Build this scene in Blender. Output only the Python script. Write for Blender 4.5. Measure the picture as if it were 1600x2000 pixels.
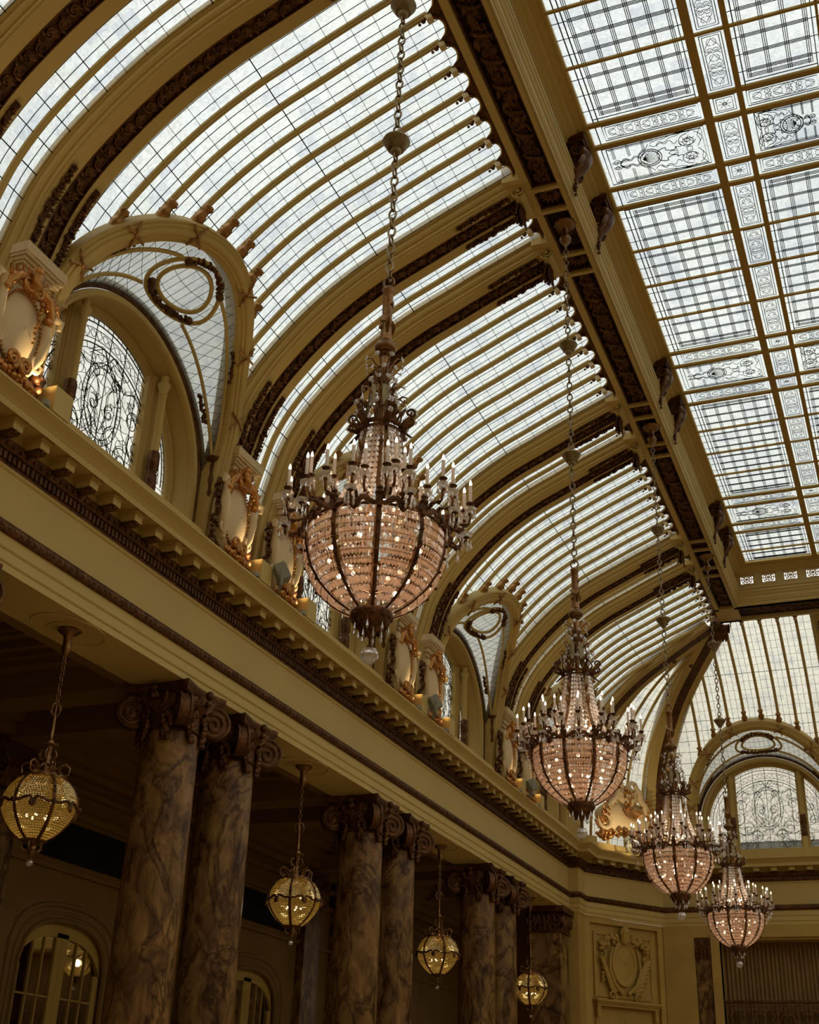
import bpy, math, random
from mathutils import Vector, Matrix
sin, cos, pi, sqrt = math.sin, math.cos, math.pi, math.sqrt
random.seed(7)
for o in list(bpy.data.objects): bpy.data.objects.remove(o, do_unlink=True)
scene = bpy.context.scene
COL = scene.collection

# ------------------------------------------------------------------ camera
PITCH, YAW, ROLL, FPX = [math.radians(a) for a in (26.666, -22.769, 2.259)] + [2381.526]
fw = Vector((sin(YAW)*cos(PITCH), cos(YAW)*cos(PITCH), sin(PITCH)))
ri = Vector((cos(YAW), -sin(YAW), 0)); up = ri.cross(fw)
r2 = cos(ROLL)*ri + sin(ROLL)*up; u2 = -sin(ROLL)*ri + cos(ROLL)*up
cam_data = bpy.data.cameras.new('camera'); cam = bpy.data.objects.new('camera', cam_data); COL.objects.link(cam)
M = Matrix((r2, u2, -fw)).transposed().to_4x4(); M.translation = (0, 0, 1.6); cam.matrix_world = M
cam_data.sensor_fit = 'HORIZONTAL'; cam_data.sensor_width = 36.0; cam_data.lens = 36.0*FPX/1600.0
cam_data.clip_start = 0.1; cam_data.clip_end = 400
scene.camera = cam
scene.view_settings.view_transform = 'Standard'; scene.view_settings.look = 'None'
scene.view_settings.gamma = 1.0; scene.view_settings.use_curve_mapping = False
scene.view_settings.exposure = 0.0
try:
    scene.cycles.transparent_max_bounces = 32; scene.cycles.max_bounces = 10; scene.cycles.diffuse_bounces = 4
    scene.cycles.sample_clamp_indirect = 4.0
except Exception: pass

# ------------------------------------------------------------------ overcast sky
world = bpy.data.worlds.new('overcast_sky'); scene.world = world; world.use_nodes = True
wn = world.node_tree.nodes; wl = world.node_tree.links; wn.clear()
w_out = wn.new('ShaderNodeOutputWorld'); w_bg = wn.new('ShaderNodeBackground')
w_tc = wn.new('ShaderNodeTexCoord'); w_sep = wn.new('ShaderNodeSeparateXYZ'); w_ramp = wn.new('ShaderNodeValToRGB')
w_noise = wn.new('ShaderNodeTexNoise'); w_mix = wn.new('ShaderNodeMix'); w_mix.data_type = 'RGBA'; w_mix.blend_type = 'MULTIPLY'
w_r2 = wn.new('ShaderNodeValToRGB')
wl.new(w_tc.outputs['Generated'], w_sep.inputs[0]); wl.new(w_sep.outputs['Z'], w_ramp.inputs[0])
wl.new(w_tc.outputs['Generated'], w_noise.inputs['Vector']); w_noise.inputs['Scale'].default_value = 5.0
w_noise.inputs['Detail'].default_value = 4.0
wl.new(w_noise.outputs['Fac'], w_r2.inputs[0])
w_r2.color_ramp.elements[0].position = .3; w_r2.color_ramp.elements[0].color = (.78, .8, .84, 1)
w_r2.color_ramp.elements[1].position = .65; w_r2.color_ramp.elements[1].color = (1, 1, 1, 1)
e = w_ramp.color_ramp.elements
e[0].position = 0.0; e[0].color = (.22, .20, .16, 1)
e[1].position = 1.0; e[1].color = (1, 1, 1, 1)
for p_, c_ in ((.18, (.62, .58, .49, 1)), (.33, (.84, .81, .71, 1)), (.48, (.83, .85, .81, 1)), (.66, (.88, .92, .91, 1))):
    q_ = e.new(p_); q_.color = c_
wl.new(w_ramp.outputs[0], w_mix.inputs[6]); wl.new(w_r2.outputs[0], w_mix.inputs[7]); w_mix.inputs[0].default_value = 1.0
wl.new(w_mix.outputs[2], w_bg.inputs[0]); w_bg.inputs[1].default_value = 1.5
wl.new(w_bg.outputs[0], w_out.inputs[0])

# ------------------------------------------------------------------ materials
MAT = {}
def new_mat(name):
    m = bpy.data.materials.new(name); m.use_nodes = True; MAT[name] = m
    return m, m.node_tree.nodes, m.node_tree.links, m.node_tree.nodes['Principled BSDF']
def plain(name, col, rough=.6, metal=0.0, var=.12, scale=3.0, bump=0.0, bscale=30.0, coat=0.0, dark=None):
    m, n, l, b = new_mat(name)
    tc = n.new('ShaderNodeTexCoord'); no = n.new('ShaderNodeTexNoise'); no.inputs['Scale'].default_value = scale
    no.inputs['Detail'].default_value = 5
    l.new(tc.outputs['Object'], no.inputs['Vector'])
    r = n.new('ShaderNodeValToRGB'); l.new(no.outputs['Fac'], r.inputs[0])
    a = dark if dark else tuple(c*(1-var) for c in col)
    r.color_ramp.elements[0].position = .3; r.color_ramp.elements[0].color = (*a, 1)
    r.color_ramp.elements[1].position = .7; r.color_ramp.elements[1].color = (*[min(1, c*(1+var*.6)) for c in col], 1)
    l.new(r.outputs[0], b.inputs['Base Color'])
    b.inputs['Roughness'].default_value = rough; b.inputs['Metallic'].default_value = metal
    b.inputs['Specular IOR Level'].default_value = .5 if metal > .2 else .22
    if coat: b.inputs['Coat Weight'].default_value = coat
    if bump:
        n2 = n.new('ShaderNodeTexNoise'); n2.inputs['Scale'].default_value = bscale; n2.inputs['Detail'].default_value = 4
        l.new(tc.outputs['Object'], n2.inputs['Vector'])
        bp = n.new('ShaderNodeBump'); bp.inputs['Strength'].default_value = bump; bp.inputs['Distance'].default_value = .02
        l.new(n2.outputs['Fac'], bp.inputs['Height']); l.new(bp.outputs[0], b.inputs['Normal'])
    return m
CREAM = plain('cream_paint', (.57, .405, .135), .55, var=.06, scale=.8, bump=.05, bscale=14)
STONE = plain('buff_stone', (.47, .295, .07), .6, var=.10, scale=1.6, bump=.1, bscale=20)
CREAMB = plain('pale_plaster', (.72, .55, .30), .5, var=.05, scale=2)
ANTQ = plain('antique_gold', (.42, .21, .065), .36, .7, var=.5, scale=12, bump=.3, bscale=50)
BRONZE = plain('dark_gilt_ornament', (.145, .058, .017), .42, .7, var=.6, scale=9, bump=.5, bscale=45)
BACK = plain('dark_brown_ground', (.035, .015, .006), .6, 0, var=.3, scale=6, bump=.4, bscale=40)
GOLD = plain('burnished_gilding', (.55, .24, .06), .26, .85, var=.35, scale=7, bump=.3, bscale=30)
BRASS = plain('aged_brass', (.26, .13, .05), .3, .85, var=.4, scale=12, bump=.2, bscale=60)
CHAINM = plain('antique_chain_brass', (.28, .20, .10), .38, .8, var=.3, scale=14)
LEAD = plain('lead_came', (.020, .026, .020), .5, .2, var=.2, scale=5)
GREY = plain('grey_enamel', (.27, .27, .2), .45, 0, var=.05)
DARK = plain('near_black_fabric', (.012, .008, .005), .9, 0, var=.3)
FLOORM = plain('carpet_floor', (.52, .36, .19), .9, 0, var=.3, scale=1.2)
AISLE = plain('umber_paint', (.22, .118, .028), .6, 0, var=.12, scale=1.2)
CANDLE = plain('ivory_candle', (.75, .60, .48), .5, 0, var=.03)
CURT = plain('ochre_curtain', (.34, .20, .075), .85, 0, var=.15, scale=2)

def glass_mat(name, tint, milk, tmix=.62, vscale=None, rough=14.0):
    """wired and rippled window glass: mostly see-through, part milky, each pane a slightly different tone"""
    m, n, l, b = new_mat(name); n.remove(b); out = n['Material Output']
    uv = n.new('ShaderNodeUVMap'); fl = n.new('ShaderNodeVectorMath'); fl.operation = 'FLOOR'
    l.new(uv.outputs[0], fl.inputs[0]); wnz = n.new('ShaderNodeTexWhiteNoise'); wnz.noise_dimensions = '3D'
    l.new(fl.outputs[0], wnz.inputs['Vector'])
    rp = n.new('ShaderNodeValToRGB'); l.new(wnz.outputs['Value'], rp.inputs[0])
    els = rp.color_ramp.elements; els[0].color = (tint[0]*.76, tint[1]*.77, tint[2]*.82, 1); els[1].color = (*tint, 1)
    k = els.new(.35); k.color = (tint[0]*.95, tint[1]*.95, tint[2]*.93, 1)
    k = els.new(.8); k.color = (tint[0]*.98, tint[1]*.97, tint[2]*.90, 1)
    tc = n.new('ShaderNodeTexCoord'); no = n.new('ShaderNodeTexNoise'); no.inputs['Scale'].default_value = rough; no.inputs['Detail'].default_value = 6
    no.inputs['Distortion'].default_value = 1.2
    l.new(tc.outputs['Object'], no.inputs['Vector'])
    r2_ = n.new('ShaderNodeValToRGB'); l.new(no.outputs['Fac'], r2_.inputs[0])
    r2_.color_ramp.elements[0].position = .3; r2_.color_ramp.elements[0].color = (.70, .70, .70, 1)
    r2_.color_ramp.elements[1].position = .62; r2_.color_ramp.elements[1].color = (1, 1, 1, 1)
    mx = n.new('ShaderNodeMix'); mx.data_type = 'RGBA'; mx.blend_type = 'MULTIPLY'; mx.inputs[0].default_value = 1
    l.new(rp.outputs[0], mx.inputs[6]); l.new(r2_.outputs[0], mx.inputs[7])
    tr = n.new('ShaderNodeBsdfTransparent'); l.new(mx.outputs[2], tr.inputs[0])
    tl = n.new('ShaderNodeBsdfTranslucent'); tl.inputs[0].default_value = (*milk, 1)
    ms = n.new('ShaderNodeMixShader'); ms.inputs[0].default_value = 1-tmix
    l.new(tr.outputs[0], ms.inputs[1]); l.new(tl.outputs[0], ms.inputs[2])
    gl = n.new('ShaderNodeBsdfGlossy'); gl.inputs['Roughness'].default_value = .15
    ms2 = n.new('ShaderNodeMixShader'); ms2.inputs[0].default_value = .04
    l.new(ms.outputs[0], ms2.inputs[1]); l.new(gl.outputs[0], ms2.inputs[2])
    l.new(ms2.outputs[0], out.inputs[0])
    return m
GLASS = glass_mat('rippled_roof_glass', (.97, .99, .97), (.55, .57, .55), .66)
GLASSW = glass_mat('warm_roof_glass', (.95, .93, .87), (.55, .54, .46), .64)
GLASSS = glass_mat('shade_tinted_spandrel_glass', (.62, .61, .57), (.34, .34, .3), .55)  # darkness of the attic behind the spandrels is put into the glass tint
ARTG = glass_mat('art_glass', (1.0, .97, .93), (.6, .6, .55), .72, rough=5)

def crystal_mat(name, tint, glow, transp=.30, gloss=.30, gcol=(1, .95, .9)):
    m, n, l, b = new_mat(name); n.remove(b); out = n['Material Output']
    tr = n.new('ShaderNodeBsdfTransparent'); tr.inputs[0].default_value = (*tint, 1)
    tl = n.new('ShaderNodeBsdfTranslucent'); tl.inputs[0].default_value = (*glow, 1)
    gl = n.new('ShaderNodeBsdfGlossy'); gl.inputs['Roughness'].default_value = .08; gl.inputs[0].default_value = (*gcol, 1)
    a = n.new('ShaderNodeMixShader'); a.inputs[0].default_value = 1-transp
    l.new(tr.outputs[0], a.inputs[1]); l.new(tl.outputs[0], a.inputs[2])
    c = n.new('ShaderNodeMixShader'); c.inputs[0].default_value = gloss
    l.new(a.outputs[0], c.inputs[1]); l.new(gl.outputs[0], c.inputs[2]); l.new(c.outputs[0], out.inputs[0])
    return m
CRYS = crystal_mat('cut_crystal', (.97, .96, .94), (.80, .70, .60), .46, .30)
CRYSW = crystal_mat('warm_lit_crystal', (.98, .92, .86), (.80, .62, .50), .42, .28)
CRYSL = crystal_mat('lantern_crystal', (.86, .76, .46), (.55, .43, .18), .28, .34, (.98, .86, .55))

def emis(name, col, s):
    m, n, l, b = new_mat(name)
    b.inputs['Base Color'].default_value = (*col, 1); b.inputs['Emission Color'].default_value = (*col, 1); b.inputs['Emission Strength'].default_value = s
    return m
BULB = emis('lit_bulb', (1.0, .72, .45), 9.0)
BULBL = emis('lit_lantern_bulb', (1.0, .78, .42), 7.0)

def marble():
    m, n, l, b = new_mat('brown_marble')
    tc = n.new('ShaderNodeTexCoord'); mp = n.new('ShaderNodeMapping'); mp.inputs['Scale'].default_value = (1, 1, .55)
    oi = n.new('ShaderNodeObjectInfo'); ad = n.new('ShaderNodeVectorMath'); ad.operation = 'ADD'
    l.new(tc.outputs['Object'], mp.inputs[0]); l.new(mp.outputs[0], ad.inputs[0]); l.new(oi.outputs['Location'], ad.inputs[1])
    no = n.new('ShaderNodeTexNoise'); no.inputs['Scale'].default_value = 3.2; no.inputs['Detail'].default_value = 12; no.inputs['Roughness'].default_value = .68; no.inputs['Distortion'].default_value = .9
    l.new(ad.outputs[0], no.inputs['Vector'])
    r = n.new('ShaderNodeValToRGB'); l.new(no.outputs['Fac'], r.inputs[0])
    el = r.color_ramp.elements; el[0].position = .28; el[0].color = (.035, .014, .005, 1); el[1].position = .78; el[1].color = (.42, .25, .08, 1)
    for p_, c_ in ((.42, (.13, .06, .02, 1)), (.55, (.26, .135, .045, 1))):
        q_ = el.new(p_); q_.color = c_
    vo = n.new('ShaderNodeTexNoise'); vo.inputs['Scale'].default_value = 1.1; vo.inputs['Detail'].default_value = 11; vo.inputs['Roughness'].default_value = .62; vo.inputs['Distortion'].default_value = .8
    l.new(ad.outputs[0], vo.inputs['Vector'])
    r3 = n.new('ShaderNodeValToRGB'); l.new(vo.outputs['Fac'], r3.inputs[0])
    e3 = r3.color_ramp.elements; e3[0].position = .46; e3[0].color = (1, 1, 1, 1); e3[1].position = .53; e3[1].color = (1, 1, 1, 1)
    q_ = e3.new(.50); q_.color = (.22, .16, .12, 1)
    mx = n.new('ShaderNodeMix'); mx.data_type = 'RGBA'; mx.blend_type = 'MULTIPLY'; mx.inputs[0].default_value = .9
    l.new(r.outputs[0], mx.inputs[6]); l.new(r3.outputs[0], mx.inputs[7]); l.new(mx.outputs[2], b.inputs['Base Color'])
    b.inputs['Roughness'].default_value = .34; b.inputs['Specular IOR Level'].default_value = .18
    return m
MARBLE = marble()
def mirror():
    m, n, l, b = new_mat('mirror_pane'); b.inputs['Base Color'].default_value = (.55, .52, .42, 1)
    b.inputs['Metallic'].default_value = 1; b.inputs['Roughness'].default_value = .03
    return m
MIRROR = mirror()

# ------------------------------------------------------------------ mesh builder
class MB:
    def __init__(self): self.v = []; self.f = []; self.uv = {}
    def add(self, vs, fs, T=None):
        b = len(self.v)
        if T is not None: vs = [T @ Vector(q) for q in vs]
        self.v.extend([tuple(q) for q in vs]); self.f.extend([tuple(b+i for i in q) for q in fs])
    def box(self, x0, x1, y0, y1, z0, z1, T=None):
        vs = [(x, y, z) for z in (z0, z1) for y in (y0, y1) for x in (x0, x1)]
        self.add(vs, [(0, 2, 3, 1), (4, 5, 7, 6), (0, 1, 5, 4), (2, 6, 7, 3), (0, 4, 6, 2), (1, 3, 7, 5)], T)
    def grid(self, rows, close_u=False, close_v=False):
        b = len(self.v); n = len(rows[0])
        for r in rows: self.v.extend([tuple(q) for q in r])
        R = len(rows)
        for i in range(R if close_v else R-1):
            for j in range(n if close_u else n-1):
                a = b+i*n+j; c = b+i*n+(j+1) % n; d = b+((i+1) % R)*n+(j+1) % n; e_ = b+((i+1) % R)*n+j
                self.f.append((a, c, d, e_))
        return b, n, R
    def lathe(self, prof, n=16, T=None, cap=True, mod=None):
        rows = []
        for r, z in prof:
            row = []
            for k in range(n):
                a = 2*pi*k/n; rr = r*(mod(a, z) if mod else 1)
                q = Vector((rr*cos(a), rr*sin(a), z)); row.append(T @ q if T is not None else q)
            rows.append(row)
        b, n_, R = self.grid(rows, close_u=True)
        if cap:
            self.f.append(tuple(b+k for k in range(n_))[::-1]); self.f.append(tuple(b+(R-1)*n_+k for k in range(n_)))
    def tube(self, pts, r, n=6, closed=False, cap=True, flat=None, upv=None):
        """tube along points; r number or list; flat=(a,b) elliptical half-axes factors"""
        P = [Vector(q) for q in pts]; N = len(P); rows = []
        if N < 2: return
        prev = None
        for i in range(N):
            if closed: t = P[(i+1) % N]-P[i-1]
            else: t = P[min(i+1, N-1)]-P[max(i-1, 0)]
            if t.length < 1e-9: t = Vector((0, 0, 1))
            t.normalize()
            if prev is None:
                a = Vector(upv) if upv else (Vector((0, 0, 1)) if abs(t.z) < .9 else Vector((1, 0, 0)))
                s = t.cross(a).normalized()
            else:
                s = prev-t*prev.dot(t)
                s = s.normalized() if s.length > 1e-6 else t.orthogonal().normalized()
            prev = s; w = t.cross(s)
            rr = r[i] if isinstance(r, (list, tuple)) else r
            fa, fb = flat if flat else (1, 1)
            rows.append([P[i]+s*(rr*fa*cos(2*pi*k/n))+w*(rr*fb*sin(2*pi*k/n)) for k in range(n)])
        b, n_, R = self.grid(rows, close_u=True, close_v=closed)
        if cap and not closed:
            self.f.append(tuple(b+k for k in range(n_))); self.f.append(tuple(b+(R-1)*n_+k for k in range(n_))[::-1])
    def sweep(self, frames, prof, closed=False, cap=True):
        """frames: list of (origin, A, B); prof: (a,b) pairs"""
        rows = [[o+A*a+B*b for a, b in prof] for o, A, B in frames]
        b, n, R = self.grid(rows, close_u=closed)
        if closed and cap:
            self.f.append(tuple(b+k for k in range(n))[::-1]); self.f.append(tuple(b+(R-1)*n+k for k in range(n)))
    def ball(self, c, r, n=8, m=6, sq=(1, 1, 1)):
        c = Vector(c); rows = []
        for i in range(m+1):
            a = -pi/2+pi*i/m
            rows.append([c+Vector((r*sq[0]*cos(a)*cos(2*pi*k/n), r*sq[1]*cos(a)*sin(2*pi*k/n), r*sq[2]*sin(a))) for k in range(n)])
        self.grid(rows, close_u=True)
    def spiral(self, c, U, V, r0, turns, tr, n=22, dirn=1, ph=0, r1=.12, k=5, bulge=None):
        c, U, V = Vector(c), Vector(U), Vector(V); pts = []; rad = []
        for i in range(n+1):
            t = i/n; a = ph+dirn*2*pi*turns*t; r = r0*(1-(1-r1)*t)
            q = c+U*(r*cos(a))+V*(r*sin(a))
            if bulge is not None: q = q+Vector(bulge)*t
            pts.append(q); rad.append(tr*(1-.45*t))
        self.tube(pts, rad, k); return pts
    def leaf(self, base, d, nrm, L, W, curl=.3, th=.01):
        """pointed leaf with a raised rib and closed back"""
        base, d, nrm = Vector(base), Vector(d).normalized(), Vector(nrm).normalized(); s = d.cross(nrm).normalized()
        S = 5; rows = []
        for i in range(S+1):
            t = i/S; w = W*(sin(pi*min(1, t*.9+.08))**.8)*.5*(1 if i < S else .05); h = curl*L*t*t
            o = base+d*(L*t)+nrm*h
            rows.append([o-s*w, o-s*w*.5+nrm*(w*.35+th*.5), o+nrm*th*1.2, o+s*w*.5+nrm*(w*.35+th*.5), o+s*w, o-nrm*th])
        self.grid(rows, close_u=True)
    def build(self, name, mat, parent=None, loc=None, smooth=35, origin=None):
        me = bpy.data.meshes.new(name)
        vs = self.v
        if origin is not None:
            ox, oy, oz = origin; vs = [(x-ox, y-oy, z-oz) for x, y, z in vs]
        me.from_pydata(vs, [], self.f); me.update()
        me.materials.append(mat)
        if self.uv:
            uvl = me.uv_layers.new(name='UVMap')
            for pi_, p in enumerate(me.polygons):
                q = self.uv.get(pi_)
                if q:
                    for li in p.loop_indices: uvl.data[li].uv = q
        if smooth:
            me.shade_smooth(); me.set_sharp_from_angle(angle=math.radians(smooth))
        o = bpy.data.objects.new(name, me); COL.objects.link(o)
        if parent is not None: o.parent = parent
        if loc is not None: o.location = loc
        return o

def tag(o, label, cat, group=None, kind=None):
    o['label'] = label; o['category'] = cat
    if group: o['group'] = group
    if kind: o['kind'] = kind
    return o
def empty(name, loc=(0, 0, 0), rz=0):
    o = bpy.data.objects.new(name, None); o.empty_display_size = .2; COL.objects.link(o); o.location = loc; o.rotation_euler = (0, 0, rz); return o
def copy_tree(o, parent=None):
    c = o.copy(); COL.objects.link(c); c.parent = parent
    for ch in list(o.children): copy_tree(ch, c)
    return c
def V3(x, y, z): return Vector((x, y, z))

# ------------------------------------------------------------------ vault profile (x outward negative from the beam edge, z up)
XB = -4.45
KP = [(-9.55, 9.2), (-9.53, 10.0), (-9.45, 10.8), (-9.29, 11.5), (-9.1, 12.1), (-8.8, 12.62), (-8.42, 13.07), (-7.98, 13.5), (-7.5, 13.88),
      (-6.9, 14.25), (-6.2, 14.58), (-5.6, 14.86), (-5.0, 15.12), (-4.45, 15.36)]
def catmull(K, n=8):
    P = [(2*K[0][0]-K[1][0], 2*K[0][1]-K[1][1])]+list(K)+[(2*K[-1][0]-K[-2][0], 2*K[-1][1]-K[-2][1])]; out = []
    for i in range(1, len(P)-2):
        for j in range(n):
            t = j/n
            out.append(tuple(.5*((2*P[i][k])+(-P[i-1][k]+P[i+1][k])*t+(2*P[i-1][k]-5*P[i][k]+4*P[i+1][k]-P[i+2][k])*t*t+(-P[i-1][k]+3*P[i][k]-3*P[i+1][k]+P[i+2][k])*t**3) for k in (0, 1)))
    out.append(tuple(K[-1])); return out
PR = [(x-XB, z) for x, z in catmull(KP)]
SS = [0]
for i in range(1, len(PR)): SS.append(SS[-1]+math.hypot(PR[i][0]-PR[i-1][0], PR[i][1]-PR[i-1][1]))
SL = SS[-1]
def prof_at(s, off=0.0):
    s = max(0, min(SL, s)); i = 0
    import bisect
    i = max(0, min(len(PR)-2, bisect.bisect_right(SS, s)-1)); t = (s-SS[i])/(SS[i+1]-SS[i])
    x = PR[i][0]*(1-t)+PR[i+1][0]*t; z = PR[i][1]*(1-t)+PR[i+1][1]*t
    j0, j1 = max(0, i-1), min(len(PR)-1, i+2)
    tx, tz = PR[j1][0]-PR[j0][0], PR[j1][1]-PR[j0][1]; L = math.hypot(tx, tz); nx, nz = -tz/L, tx/L   # outward
    return x+nx*off, z+nz*off, nx, nz
def s_of_z(z):
    lo, hi = 0, SL
    for _ in range(40):
        m = (lo+hi)/2
        if prof_at(m)[1] < z: lo = m
        else: hi = m
    return (lo+hi)/2
def frames_side(s0, s1, y=0, n=60):
    fr = []
    for i in range(n+1):
        x, z, nx, nz = prof_at(s0+(s1-s0)*i/n); fr.append((V3(x, y, z), V3(0, 1, 0), V3(nx, 0, nz)))
    return fr

# ---- rib meshes -------------------------------------------------------
RIBPROF = [(-.50, .30), (-.50, .22), (-.47, .20), (-.44, .20), (-.43, .13), (-.40, .10), (-.375, .10), (-.37, .04), (-.345, .03), (-.34, 0), (-.14, 0), (-.14, .05), (-.115, .055),
           (.115, .055), (.14, .05), (.14, 0), (.34, 0), (.345, .03), (.37, .04), (.375, .10), (.40, .10), (.43, .13), (.44, .20), (.47, .20), (.50, .22), (.50, .30)]
RIBPLAIN = [(-.50, .30), (-.50, .22), (-.47, .20), (-.44, .20), (-.43, .13), (-.40, .10), (-.375, .10), (-.37, .04), (-.345, .03), (-.34, 0), (-.14, 0), (-.14, .004), (-.115, .004),
           (.115, .004), (.14, .004), (.14, 0), (.34, 0), (.345, .03), (.37, .04), (.375, .10), (.40, .10), (.43, .13), (.44, .20), (.47, .20), (.50, .22), (.50, .30)]
S_BAND = s_of_z(11.38)
def scroll_motif(mb, fr, y0, h, flip, sc=1.0):
    """acanthus scroll lying on the intrados; fr=(o,A,B,T)"""
    o, A, B, T = fr
    c = o+A*(y0+.025*flip)+B*(-h); U = T; W = A*flip
    mb.spiral(c, U, W, .080*sc, 1.6, .019*sc, n=16, ph=pi, k=4, bulge=B*-.012)
    mb.leaf(c-T*.02-A*.06*flip, T*.8+A*.5*flip, -B, .13*sc, .06*sc, .15, .012)
    mb.leaf(c+A*.03*flip-T*.03, T*.9-A*.6*flip, -B, .15*sc, .05*sc, .2, .012)
    mb.leaf(c-A*.04*flip+T*.02, T*.3-A*flip, -B, .085*sc, .045*sc, .2, .01)
    mb.leaf(c-T*.08, T*.2+A*flip, -B, .10*sc, .045*sc, .2, .01)
def fr_at(s, y=0):
    x, z, nx, nz = prof_at(s); return (V3(x, y, z), V3(0, 1, 0), V3(nx, 0, nz), V3(nz, 0, -nx))
def garland(mb, frf, s0, s1, y, step=.055, w=.045, h=.03, seed=1):
    rnd = random.Random(seed); s = s0
    n_ = 10; mb.sweep([(q[0], q[1], q[2]) for q in [frf(s0+(s1-s0)*i/n_) for i in range(n_+1)]], [(y-w*.9, .01), (y-w*.9, -.018), (y+w*.9, -.018), (y+w*.9, .01)])
    while s < s1:
        o, A, B, T = frf(s); t = (s-s0)/(s1-s0); ww = w*(.75+.5*sin(pi*t))
        for k in range(3):
            c = o+A*(y+rnd.uniform(-ww, ww)*1.1)-B*(rnd.uniform(.0, h)+.015)+T*rnd.uniform(-.02, .02)
            mb.ball(c, rnd.uniform(.016, .03), 6, 4)
        sg = rnd.choice((-1, 1)); mb.leaf(o+A*y*1.0-B*.015, T*.4+A*sg, -B, ww*1.6, .035, .25, .008)
        s += step
def make_rib(frf, s_top, name, label, side_garland=True, band=True):
    r = empty(name)
    n = 64; m = MB(); mb_ = MB()
    fl = [frf(s_top*i/n) for i in range(n+1)]
    nb = max(2, int(n*S_BAND/s_top))
    m.sweep([(o, A, B) for o, A, B, T in fl[:nb+1]], RIBPLAIN)
    m.sweep([(o, A, B) for o, A, B, T in fl[nb:]], RIBPROF)
    m.build('rib_moulding', CREAM, r, smooth=30)
    if band:
        b = MB(); b.sweep([(o, A, B) for o, A, B, T in fl[nb:]], [(-.138, .048), (-.138, -.004), (-.122, -.008), (-.112, .04), (.112, .04), (.122, -.008), (.138, -.004), (.138, .048)])
        s = S_BAND+.12; k = 0
        while s < s_top-.15:
            scroll_motif(b, frf(s), 0, -.01, 1 if k % 2 else -1); s += .20; k += 1
        o, A, B, T = frf(S_BAND+.0)      # rounded lower end with a shell
        for a in range(-3, 4): b.leaf(o-B*.01, T*-cos(a*.4)+A*sin(a*.4), -B, .12, .05, .1, .012)
        b.build('acanthus_band', BRONZE, r, smooth=50)
    if side_garland:
        for sg in (-1, 1):
            g = MB(); garland(g, frf, S_BAND-.1, S_BAND+1.25, .25*sg, seed=3+sg)
            garland(g, frf, s_top-1.2, s_top-.25, .25*sg, seed=9+sg)
            g.build('garland_drop', BRONZE, r, smooth=50)
    return r

# glazing -----------------------------------------------------------------
YB = [(-1.80+.515*k)+.0 for k in range(8)]
RO, ZO = 2.25, 10.9      # large arch of the lunette, seen in plan y-z
OFFG = .22
def inside_arch(y, z, R): return (z < ZO and abs(y) < R) or (z >= ZO and y*y+(z-ZO)**2 < R*R)
def s_exit_arch(y, R):
    if abs(y) >= R: return 0.0
    return s_of_z(min(15, ZO+sqrt(R*R-y*y)))
def glass_surface(mb, ylo, yhi, bars, arch, pane_s=.345, ny=None, smin=0.0):
    """ylo,yhi functions of s"""
    ns = int(SL/.115)
    S = [smin+(SL-smin)*i/ns for i in range(ns+1)]
    NU = max(4, int((yhi(0)-ylo(0))/.13)) if ny is None else ny
    idx = {}
    def vid(i, j):
        if (i, j) not in idx:
            s = S[i]; y = ylo(s)+(yhi(s)-ylo(s))*j/NU; x, z, nx, nz = prof_at(s, OFFG); idx[(i, j)] = len(mb.v); mb.v.append((x, y, z))
        return idx[(i, j)]
    for i in range(ns):
        for j in range(NU):
            s = (S[i]+S[i+1])/2; y = ylo(s)+(yhi(s)-ylo(s))*(j+.5)/NU; z = prof_at(s)[1]
            if arch and inside_arch(y, z, RO-.04): continue
            mb.uv[len(mb.f)] = ((y+50)/.1717+.02, s/pane_s+.5)
            mb.f.append((vid(i, j), vid(i, j+1), vid(i+1, j+1), vid(i+1, j)))
def lead_line(mb, pts, r=.0055):
    mb.tube(pts, r, 3, cap=False)
def run_s(y, s0, s1, off, st=.22):
    n = max(1, int((s1-s0)/st)); out = []
    for i in range(n+1):
        s = s0+(s1-s0)*i/n; x, z, _, _ = prof_at(s, off); out.append(V3(x, y, z))
    return out
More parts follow.
